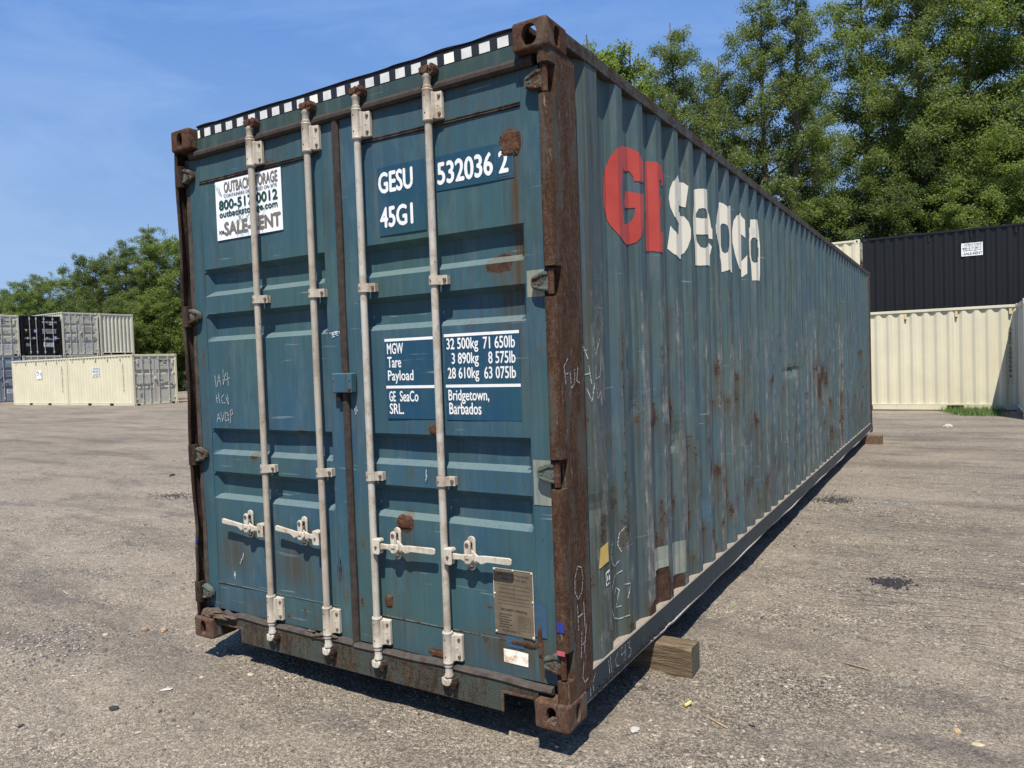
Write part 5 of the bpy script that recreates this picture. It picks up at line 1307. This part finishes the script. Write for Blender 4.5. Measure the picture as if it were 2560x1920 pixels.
            # print on the door, a few millimetres proud
            for mk in marks:
                kind, dd, a0, a1, b0, b1, mat = mk
                if dd != di: continue
                X0, X1 = x0+(x1-x0)*a0, x0+(x1-x0)*a1; Z0, Z1 = zb0+hgt*b0, zb0+hgt*b1
                P = Print(.0545)
                if kind == 'rect': P.rect(X0, X1, Z0, Z1); nm = 'sticker'
                elif kind == 'tri': P.poly([(X0, Z1), (X1, Z1), ((X0+X1)/2, Z0)]); nm = 'warning_sticker'
                elif kind == 'sign': sign_board(X0, X1, Z0, Z1, .0545, D, False); continue
                elif kind == 'vent': MB().box(X0, X1, .020, .0555, Z0, Z1).build('vent_cover', m, D, .01, 1); continue
                elif kind == 'lines':
                    rr = random.Random(int(a0*100+b0*1000)); n = 5
                    for i in range(n):
                        z_ = Z1-(Z1-Z0)*(i+.5)/n; xx = X0
                        while xx < X1-.03:
                            w_ = rr.uniform(.02, .07); P.rect(xx, min(xx+w_, X1), z_-.2*(Z1-Z0)/n, z_+.2*(Z1-Z0)/n); xx += w_+rr.uniform(.008, .03)
                    nm = 'lettering'
                else: P.text(kind, X0, X1, Z0, Z1, .003); nm = 'lettering'
                P.build(nm, mat, D)
        MB().box(1.17, 1.27, -.01, .052, zb0+hgt*.50, zb0+hgt*.56).build('lock_box', m, T, .005, 1)
    # lashing brackets and signs on the long sides (side 0 is x = 0, side 1 is x = W)
    for (sd_, yy) in hooks:
        f = (lambda v: v) if sd_ == 0 else (lambda v: W_-v)
        mk_ = KP['yellow'] if color in ('cream', 'beige') else m
        q = MB().box(min(f(.010), f(.026)), max(f(.010), f(.026)), yy-.028, yy+.028, H_-.24, H_-.105)
        o = q.build('lashing_bracket', mk_, T, .003, 1)
        MB().box(min(f(.006), f(.0255)), max(f(.006), f(.0255)), yy-.022, yy+.022, H_-.272, H_-.2405).build('lashing_ring', KP_deep, T)
    for (sd_, y0, y1, z0, z1) in signs:
        # a real board screwed to the ribs: built flat, then turned onto the side
        s_ = sign_board(0, y1-y0, z0, z1, 0, T, False)
        if sd_ == 0: s_.rotation_euler = (0, 0, -PI/2); s_.location = (.0235, y1, 0)
        else: s_.rotation_euler = (0, 0, PI/2); s_.location = (W_-.0235, y0, 0)
    return T, m

blue = plain('blue_print', (.03, .06, .25), .5, .1, 20, 0); ink = M['black']; grey = plain('grey_print', (.18, .18, .18), .6, .1, 20, 0); yel = plain('yellow_print', (.55, .36, .03), .5, .1, 20, 0); orange = plain('orange_print', (.55, .22, .03), .5, .1, 20, 0); paleblue = plain('pale_blue_print', (.30, .42, .70), .5, .1, 20, 0)
def vertical_number(T, s, sd_, yc, z_top, ch_h, gap, m, W_=2.438, digit=True):
    """characters one below another on a long side"""
    mb = MB(); z = z_top
    for i, ch in enumerate(s):
        if ch == ' ': z -= gap*1.6; continue
        V, F_ = text_geo(ch); w = ch_h*.52*(.3 if ch == '1' else 1)
        sg = -1 if sd_ == 0 else 1
        vs = [((.0225 if sd_ == 0 else W_-.0225), yc+sg*(v[0]-.5)*w, z-ch_h+v[1]*ch_h) for v in V]
        for dy_ in (-.003, .003): mb.add([(a+(-.0001 if dy_ > 0 else 0), b+dy_, c_) for a, b, c_ in vs], F_)
        z -= ch_h+gap
    return mb.build('lettering', m, T)

# right-hand group: cream box, black box up behind it, a cream box beside the black one, and one end-on at the edge
XR = 5.70
T, m = yard_box('cream container with a black vertical number and two yellow brackets, grass at its foot', (XR, 18.80, -.125), PI/2, 'cream', hooks=[(0, XR-1.5-1.12*k) for k in ()]+[(0, XR-4.861), (0, XR-3.740), (0, XR-2.62)], end='doors')
vertical_number(T, 'OBSU 200568 9', 0, XR-4.845, 2.03, .088, .020, M['black'])
q = MB()
for (a, b, c, d) in ((-.036, -.030, .655, .775), (.030, .036, .655, .775)): q.add([(.0218, XR-4.845+a, c), (.0218, XR-4.845+b, c), (.0218, XR-4.845+b, d), (.0218, XR-4.845+a, d)], [(0, 1, 2, 3)])
q.build('check_digit_frame', M['black'], T)
T, m = yard_box('beige container at the picture edge, its ribbed end beside the cream container', (4.955, 16.31+2.438, -.125), -PI/2, 'greybeige_shaded_cream', end='wall')
T, m = yard_box('black container stacked high behind the cream one, rental sign on its side', (1.13+6.058, 23.80, 2.475), PI/2, 'black', hooks=[(0, 1.13+6.058-(1.89+1.13*k)) for k in range(4)]+[(0, 1.13+6.058-1.1)] if False else [(0, 1.13+6.058-v) for v in (1.89, 3.02, 4.14, 5.27, 6.4)], signs=[(0, 1.13+6.058-4.43, 1.13+6.058-3.88, 4.22-2.475, 4.61-2.475)], dark_hw=True)
yard_box('cream container whose corner shows left of the stacked black one', (1.07, 23.80, 2.475), PI/2, 'cream', hooks=[(0, 1.1), (0, 2.2)])
yard_box('cream container hidden underneath the stacked black one', (1.13+6.058, 23.80, -.125), PI/2, 'cream')
yard_box('cream container underneath the high cream one next to the black one', (1.07, 23.80, -.125), PI/2, 'cream')

# left-hand group: two cream boxes in line, stacks of two behind them
std = [('OBSU 290247 8', 1, .22, .80, .885, .925, ink), ('22G1', 1, .45, .62, .835, .870, ink), ('lines', 1, .20, .42, .79, .81, grey), ('lines', 1, .55, .80, .79, .81, grey), ('rect', 0, .72, .80, .84, .90, blue), ('rect', 0, .25, .42, .11, .21, grey),
       ('lines', 1, .55, .80, .60, .70, grey), ('lines', 1, .18, .36, .63, .68, grey), ('lines', 1, .20, .40, .43, .50, ink), ('vent', 0, .12, .19, .84, .94, None), ('vent', 1, .86, .93, .84, .94, None)]
T, m = yard_box('cream container on the ground with doors toned as shaded cream and a white sign', (-31.30, 18.50, -.135), PI/2, 'cream', door_color='greybeige_shaded_cream', recess=2, marks=std, hooks=[(0, 1.1+1.12*k) for k in range(5)], signs=[(0, 3.05, 3.65, 1.55, 2.02)])  # door colour is the cream paint with its glancing-light shade put in
vertical_number(T, 'OBSU 290247 8', 0, .88, 2.15, .10, .022, M['black']); Print(0)
T, m = yard_box('cream container on the ground with a dark picture sticker on its side', (-37.40, 18.50, -.135), PI/2, 'cream', door_color='greybeige_shaded_cream', recess=2, hooks=[(0, 1.1+1.12*k) for k in range(5)])  # cream doors again, shade put into their colour
vertical_number(T, 'OBSU 290251 0', 0, .60, 2.15, .10, .022, M['black'])
s_ = MB().box(.0155, .0235, 2.75, 3.30, 1.50, 1.98).build('white_sticker', M['sign'], T)
rr = random.Random(5); q = MB()
for i in range(9):
    a = 2.80+rr.uniform(0, .40); b = 1.60+rr.uniform(.05, .30); q.add([(.0140-.0001*i, a, b), (.0140-.0001*i, a+.07, b-.01), (.0140-.0001*i, a+.06, b+.07), (.0140-.0001*i, a+.01, b+.06)], [(0, 1, 2, 3)])
q.build('sticker_print', M['black'], s_)
B0 = -.02; HC = 2.896; U0 = B0+HC+.005
mk_gw = [('PNLU 514062 5', 1, .18, .82, .90, .935, grey), ('22G1', 1, .52, .74, .855, .885, grey), ('tri', 0, .16, .32, .62, .70, yel), ('rect', 0, .70, .80, .63, .68, paleblue), ('lines', 1, .14, .76, .57, .70, grey), ('rect', 1, .70, .86, .385, .44, blue), ('sign', 1, .16, .62, .14, .26, None), ('rect', 0, .22, .40, .13, .22, grey), ('vent', 0, .80, .88, .82, .93, None)]
mk_bl = [('UNCU 235669 0', 1, .08, .90, .855, .90, M['white']), ('22G1', 1, .46, .70, .80, .84, M['white']), ('tri', 0, .10, .26, .60, .67, yel), ('rect', 0, .62, .78, .59, .66, paleblue), ('lines', 1, .06, .86, .55, .69, M['white']), ('rect', 1, .66, .86, .42, .48, paleblue), ('lines', 1, .10, .84, .365, .41, M['white']), ('sign', 1, .10, .66, .18, .31, None), ('rect', 0, .14, .36, .20, .29, grey)]
mk_l = [('OBSU', 1, .20, .40, .90, .93, ink), ('290085 5', 1, .20, .75, .85, .885, ink), ('22G1', 1, .20, .40, .80, .83, ink), ('rect', 1, .18, .52, .585, .61, orange), ('sign', 1, .18, .62, .14, .24, None), ('vent', 1, .80, .90, .80, .92, None)]
XL = -47.5
yard_box('tall grey-beige container on the upper level between the black one and the ribbed end', (XL, 23.50, U0), PI/2, 'beige', door_color='greybeige_shaded_cream', H_=HC, marks=mk_gw, recess=3)
yard_box('black container on the upper level of the far stack, white print on its doors', (XL, 20.98, U0), PI/2, 'black', marks=mk_bl, recess=3, dark_hw=False)
yard_box('beige container on the upper level with an orange stripe on its door', (XL, 18.44, U0), PI/2, 'beige', door_color='greybeige_shaded_cream', marks=mk_l, recess=3)
yard_box('beige container on the upper level showing its closed ribbed end', (XL, 26.04, U0), PI/2, 'beige', H_=HC, end='wall')
yard_box('blue-grey container at ground level at the left end of the far stack', (XL, 18.44, B0), PI/2, 'bluegrey', H_=HC, marks=[('lines', 1, .30, .80, .86, .92, M['white']), ('sign', 1, .30, .80, .14, .25, None), ('lines', 1, .25, .80, .58, .70, grey)])
yard_box('beige container at ground level underneath the black one', (XL, 20.98, B0), PI/2, 'beige', H_=HC)
yard_box('beige container at ground level underneath the tall grey-beige one', (XL, 23.50, B0), PI/2, 'greybeige_shaded_cream', H_=HC)
yard_box('beige container at ground level underneath the ribbed end', (XL, 26.04, B0), PI/2, 'beige', H_=HC)
yard_box('grey-beige container at ground level past the ribbed end, only its top edge showing', (XL, 28.60, B0), PI/2, 'greybeige_shaded_cream', H_=HC)
yard_box('dark green container behind the shade-toned cream doors, only its roof edge showing', (-35.2, 21.0, -.12), PI/2, 'green')
yard_box('warm cream container farther back behind the shade-toned cream doors', (-34.35+6.058, 23.55, -.10), PI/2, 'yellow', hooks=[(0, 5.0)])

# ------------------------------------------------------------------ grass at the foot of the cream container
rs = np.random.RandomState(3); n = 5200
gxp = rs.normal(4.02, .42, n); gyp = rs.uniform(16.9, 18.75, n); w_ = (18.75-gyp)/1.85
k = (np.abs(gxp-4.02-.25*w_) < .75*(1-w_*.62)+rs.normal(0, .06, n)) & (gyp > 17.15+rs.rand(n)*.4); gxp, gyp = gxp[k], gyp[k]; n = len(gxp)
gzp = ground_z(gxp, gyp); a = rs.rand(n)*2*PI; hgt = rs.uniform(.05, .20, n)*(.5+.5*(gyp-16.9)/1.85); ww = rs.uniform(.004, .009, n); le = rs.uniform(0, .08, n)
V = np.stack([np.stack([gxp-ww*np.cos(a), gyp-ww*np.sin(a), gzp-.01], 1), np.stack([gxp+ww*np.cos(a), gyp+ww*np.sin(a), gzp-.01], 1), np.stack([gxp+le*np.sin(a), gyp-le*np.cos(a), gzp+hgt], 1)], 1).reshape(-1, 3)
stuff(mesh_np('grass', V, np.arange(3*n).reshape(n, 3), plain('grass_blades', (.10, .16, .035), .6, .35, 6, 0), None))

# ------------------------------------------------------------------ trees
def leaf_mat(name, a, b, tr=.35):
    t = NT(name)
    at = t.n.new('ShaderNodeAttribute'); at.attribute_name = 'tint'
    sp = t.n.new('ShaderNodeSeparateColor'); t.link(at.outputs['Color'], sp.inputs[0])
    col = t.mix(sp.outputs[0], a, b)
    t.fin(col, .5, 0, .3)
    tl = t.n.new('ShaderNodeBsdfTranslucent'); mx = t.n.new('ShaderNodeMixShader'); mx.inputs[0].default_value = tr
    c2 = t.mix(.5, col, (.36, .44, .06), 'MIX'); t.link(c2, tl.inputs[0])
    t.link(t.b.outputs[0], mx.inputs[1]); t.link(tl.outputs[0], mx.inputs[2]); t.link(mx.outputs[0], t.out.inputs[0])
    return t.m
LEAF = {'a': leaf_mat('birch_leaves', (.052, .088, .028), (.20, .25, .085)), 'b': leaf_mat('poplar_leaves', (.058, .105, .028), (.23, .30, .080), .45), 'c': leaf_mat('dark_leaves', (.034, .064, .021), (.125, .17, .055), .36), 'd': leaf_mat('fresh_leaves', (.10, .15, .03), (.20, .27, .06), .4)}
BARK = plain('grey_bark', (.115, .10, .082), .9, .35, 14, .6, .15)
def make_tree(label, h, r, seed, leaf, nl, lsize, limbs=34, base=.16, shape='tall', twig=.42, cat='tree', name='tree', gap=.0):
    rs = np.random.RandomState(seed); rr = random.Random(seed)
    T = thing(name, label, cat)
    tk = MB(); N = 9; tp = []
    lean = (rr.uniform(-.03, .03), rr.uniform(-.03, .03))
    for i in range(N+1):
        f = i/N; tp.append(Vector((lean[0]*h*f+.12*math.sin(f*5+seed), lean[1]*h*f+.12*math.cos(f*4+seed), h*.96*f)))
    r0 = .012*h+.03
    def tube(mb, pts, ra, rb, n=6):
        vs = []; K = len(pts)
        for i, p in enumerate(pts):
            d = (pts[min(i+1, K-1)]-pts[max(i-1, 0)]).normalized(); u = d.orthogonal().normalized(); w = d.cross(u); q_ = ra+(rb-ra)*i/(K-1)
            vs += [p+(u*math.cos(2*PI*j/n)+w*math.sin(2*PI*j/n))*q_ for j in range(n)]
        mb.add(vs, [(n*i+j, n*i+(j+1) % n, n*i+n+(j+1) % n, n*i+n+j) for i in range(K-1) for j in range(n)])
    tube(tk, tp, r0, .02, 8)
    bk = MB(); C = []; Wt = []
    def at(f):
        f = max(0, min(.999, f))*N; i = int(f); return tp[i].lerp(tp[i+1], f-i)
    for k in range(limbs):
        f = base+(1-base)*((k+rr.random()*.9)/limbs)**.92
        if shape == 'tall': pf = (math.sin(PI*min(1, (1-f)*1.02+.03))**.55)*(1-.55*f)+.10
        elif shape == 'round': pf = math.sqrt(max(.04, 1-((f-.52)/.52)**2))
        else: pf = .55+.45*math.sin(PI*f)
        ln = r*pf*rr.uniform(.7, 1.12); az = k*2.4+rr.uniform(-.5, .5); up = rr.uniform(.35, .95) if shape != 'bush' else rr.uniform(.1, .9)
        p0 = at(f*.96); d = Vector((math.cos(az), math.sin(az), up)).normalized()
        pts = [p0]; p = p0.copy()
        for j in range(4):
            d = (d+Vector((rr.uniform(-.2, .2), rr.uniform(-.2, .2), rr.uniform(-.12, .10)-.05*j))).normalized(); p = p+d*ln/4; pts.append(p.copy())
        tube(bk, pts, max(.012, r0*.33*(1-f*.7)), .006, 5)
        ns = max(4, int(ln/.30))
        for q_ in range(ns):
            g = .22+.78*(q_+rr.random())/ns; gi = g*4; i = min(3, int(gi)); b = pts[i].lerp(pts[i+1], gi-i)
            sd2 = Vector((rr.uniform(-1, 1), rr.uniform(-1, 1), rr.uniform(-.5, .8))).normalized(); sl = ln*.26*(1.15-g*.5)+.15
            e = b+sd2*sl
            if rr.random() < gap: continue
            if ln > .8: tube(bk, [b, b.lerp(e, .5)+Vector((0, 0, .04)), e], .010, .004, 3)
            for w_ in (.35, .7, 1.0): C.append(b.lerp(e, w_)); Wt.append(rr.uniform(.15, 1.5))
    C = np.array([tuple(c) for c in C]); Wt = np.array(Wt); Wt /= Wt.sum()
    idx = rs.choice(len(C), nl, p=Wt)
    off = rs.normal(0, 1, (nl, 3)); off *= (twig*rs.rand(nl)**.6/np.linalg.norm(off, axis=1))[:, None]; off[:, 2] *= .75
    off[:, 2] = off[:, 2]*1.25-.12
    P = C[idx]+off; P[:, 2] = np.maximum(P[:, 2], .15)
    # leaves: pointed quads folded a little, mostly facing up and outward, tips hanging
    az = rs.rand(nl)*2*PI; tilt = rs.normal(.5, .55, nl)
    ax_ = np.stack([np.cos(az)*np.cos(tilt), np.sin(az)*np.cos(tilt), -np.sin(tilt)], 1)
    sdv = np.cross(ax_, rs.normal(0, .5, (nl, 3))+np.array([0, 0, 1.0])); sdv /= np.linalg.norm(sdv, axis=1)[:, None]+1e-6
    s_ = lsize*rs.uniform(.45, 1.3, nl)[:, None]
    V = np.stack([P-ax_*s_*.5, P+sdv*s_*.34, P+ax_*s_*.6, P-sdv*s_*.34], 1).reshape(-1, 3)
    F_ = np.arange(4*nl).reshape(nl, 4)
    ct = rs.rand(len(C)); tint = np.clip(.55*ct[idx]+.45*rs.rand(nl), 0, 1)
    A = np.stack([tint, tint, tint, np.ones(nl)], 1)
    tk.build('trunk', BARK, T, smooth=True); bk.build('branches', BARK, T)
    mesh_np('crown', V, F_, LEAF[leaf], T, {'tint': ('FACE', A)})
    return T

def place(s, D):      # s: tangent of the bearing from the container yard's viewpoint, D: distance along the street axis
    x = 3.81+D*(.852*s-.524); y = -2.58+D*(.524*s+.852)
    return x, y
protos = {}
def tree(kind, s, D, h, label, rz=0.0, wide=1.0, cat='tree', group='trees behind the yard'):
    x, y = place(s, D); z = float(gz(x, y))-.05
    if kind not in protos:
        P_ = dict(birch=lambda: make_tree(label, 18, 3.5, 11, 'a', 105000, .080, 62, .08, 'tall', .36),
                  poplar=lambda: make_tree(label, 19, 3.9, 23, 'b', 105000, .086, 60, .08, 'tall', .40),
                  airy=lambda: make_tree(label, 18, 3.0, 37, 'a', 42000, .082, 48, .20, 'tall', .30, gap=.15),
                  dark=lambda: make_tree(label, 13, 4.4, 41, 'c', 95000, .105, 52, .06, 'round', .38),
                  round=lambda: make_tree(label, 13, 4.2, 53, 'b', 95000, .105, 52, .06, 'round', .36),
                  fresh=lambda: make_tree(label, 14, 3.6, 67, 'd', 60000, .10, 44, .08, 'tall', .34),
                  bush=lambda: make_tree(label, 5.5, 3.2, 71, 'd', 50000, .09, 36, .02, 'bush', .36, 'bush', 'bush'),
                  )
        T = P_[kind](); protos[kind] = (T, {'birch': 18, 'poplar': 19, 'airy': 18, 'dark': 13, 'round': 13, 'fresh': 14, 'bush': 5.5}[kind])
        h0 = protos[kind][1]
    else:
        T0, h0 = protos[kind]; T = dup(T0, label=label)
    T['category'] = cat; T['group'] = group if kind != 'bush' else 'bushes behind the yard'
    T.location = (x, y, z); T.rotation_euler = (0, 0, rz); k = h/h0; T.scale = (k*wide, k*wide, k)
    return T
# right-hand wood
tree('fresh', .130, 38, 19.2, 'bright fresh-green tree peeking over the top rail of the teal container', .3, 1.25)
tree('fresh', .180, 40, 19.0, 'bright green tree between the peeking one and the tall pointed birch', 2.1, 1.1)
tree('birch', .232, 34, 17.6, 'tall pointed birch, first of the tall trees right of the teal container roof', 0)
tree('birch', .292, 36, 16.6, 'slightly lower birch between two taller birches', 2.4, 1.1)
tree('airy', .385, 33, 19.6, 'airy tall birch with bare twigs against the sky gap', 1.0, 1.0)
tree('birch', .352, 34, 19.0, 'tall slender birch just left of the airy one', 4.2, 1.0)
tree('poplar', .430, 40, 17.8, 'lower poplar under the gap of sky', 1.7)
tree('poplar', .505, 33, 19.6, 'tall leafy poplar right of the gap of sky', 3.3)
tree('birch', .560, 31.5, 20.5, 'tall birch above the rental sign of the stacked black container', 5.1, 1.1)
tree('poplar', .625, 31, 21, 'big poplar above the right part of the stacked black container', .6)
tree('poplar', .700, 30, 21, 'big poplar cut by the right border of the picture', 4.4)
tree('birch', .775, 31, 20, 'birch standing beyond the right border of the picture', 2.9)
tree('dark', .21, 47, 15, 'dark round tree deep in the wood behind the pointed birch', 1.1)
tree('poplar', .30, 44, 15.5, 'poplar in the second row behind the two birches', 5.5)
tree('round', .62, 42, 17, 'round light-green tree in the second row behind the tall poplars', 2.2)
tree('round', .42, 33, 8.5, 'low spreading tree above the corner of the cream and black containers', 1.2, 1.2)
tree('dark', .50, 31, 9, 'low dark tree close behind the stacked black container', 2.6, 1.2)
tree('round', .60, 30, 8.6, 'low spreading tree behind the rental sign on the black container', 5.9, 1.2)
tree('round', .69, 29, 9, 'low spreading tree behind the black container near the right border', 3.1, 1.2)
tree('dark', .33, 36, 8, 'low dark tree behind the far roof end of the teal container', .9, 1.3)
tree('round', .24, 38, 8, 'low light tree hidden mostly by the teal container roof', 4.1, 1.3)
tree('round', .05, 50, 13, 'round tree far behind the middle of the teal container', 1.9)
tree('dark', -.12, 55, 13, 'dark tree far behind the doors of the teal container', 3.9)
# left-hand wood
tree('round', -.690, 88, 10.5, 'distant pale tree lowest at the left border', .7, 1.5)
tree('dark', -.672, 66, 9.6, 'spreading tree with a lobed outline near the left border', 1.3, 1.05)
tree('round', -.640, 62, 10.2, 'bushy tree whose two humps stand over the black container', 2.8, .95)
tree('dark', -.606, 68, 9.4, 'lower dark tree in the dip right of the two-humped tree', 4.6, 1.0)
tree('round', -.588, 63, 10.2, 'olive-green tree above the tall grey-beige container', 5.2, .9)
tree('dark', -.562, 60, 11.6, 'dark full tree stepping up above the ribbed container end', .4, .9)
tree('airy', -.548, 62, 12.8, 'thin pointed tree top rising from the dark tree', 2.0, 1.0)
tree('birch', -.520, 59, 12.9, 'light birch left of the tallest crown in the far wood', 3.5, 1.3)
tree('airy', -.494, 60, 14.2, 'tallest feathery crown near the edge of the teal doors', 1.4, 1.5)
tree('birch', -.485, 62, 13.6, 'feathery birch behind the tallest crown', 5.0, 1.3)
tree('round', -.455, 59, 12.4, 'olive tree touching the edge of the rusty left post', .1, 1.1)
tree('dark', -.41, 60, 12, 'dark tree hidden behind the left part of the teal doors', 2.3, 1.1)
tree('dark', -.35, 60, 12, 'second dark tree hidden behind the teal doors', 5.3, 1.1)
tree('round', -.47, 57, 8.0, 'low olive tree beneath the feathery crowns', 3.0, 1.2)
tree('dark', -.53, 57, 7.5, 'low dark tree directly behind the ribbed container end', 1.6, 1.3)
tree('round', -.66, 60, 7.0, 'low light-green tree behind the black container roof', 4.0, 1.3)
tree('dark', -.60, 60, 7.0, 'low dark tree behind the grey-beige container roof', .8, 1.3)
tree('bush', -.462, 58, 7.6, 'big light-green bush beside the rusty post edge', .5, 1.0, 'bush')
tree('bush', -.490, 60, 6.0, 'smaller green bush left of the big light one', 2.2, 1.0, 'bush')
tree('bush', -.515, 61, 5.2, 'tangled low bush just right of the ribbed container end', 4.0, 1.0, 'bush')
for i, (k_, s_, D_, h_, lb_) in enumerate((('round', -.28, 58, 12, 'round tree screened by the middle seam of the teal doors'), ('dark', -.20, 60, 13, 'dark tree screened by the second pair of locking bars'), ('birch', -.05, 56, 14, 'birch screened by the weight table of the teal doors'), ('dark', .0, 54, 13, 'dark tree screened by the container number on the doors'),
        ('round', .10, 48, 14, 'round tree screened by the red letters of the teal container'), ('dark', .85, 36, 14, 'dark tree outside the picture beyond the beige container'), ('round', .98, 40, 15, 'round tree outside the picture farther along the yard edge'), ('dark', -.78, 70, 11, 'dark tree outside the picture past the blue-grey container'))):
    tree(k_, s_, D_, h_, lb_, i*1.1, 1.15)
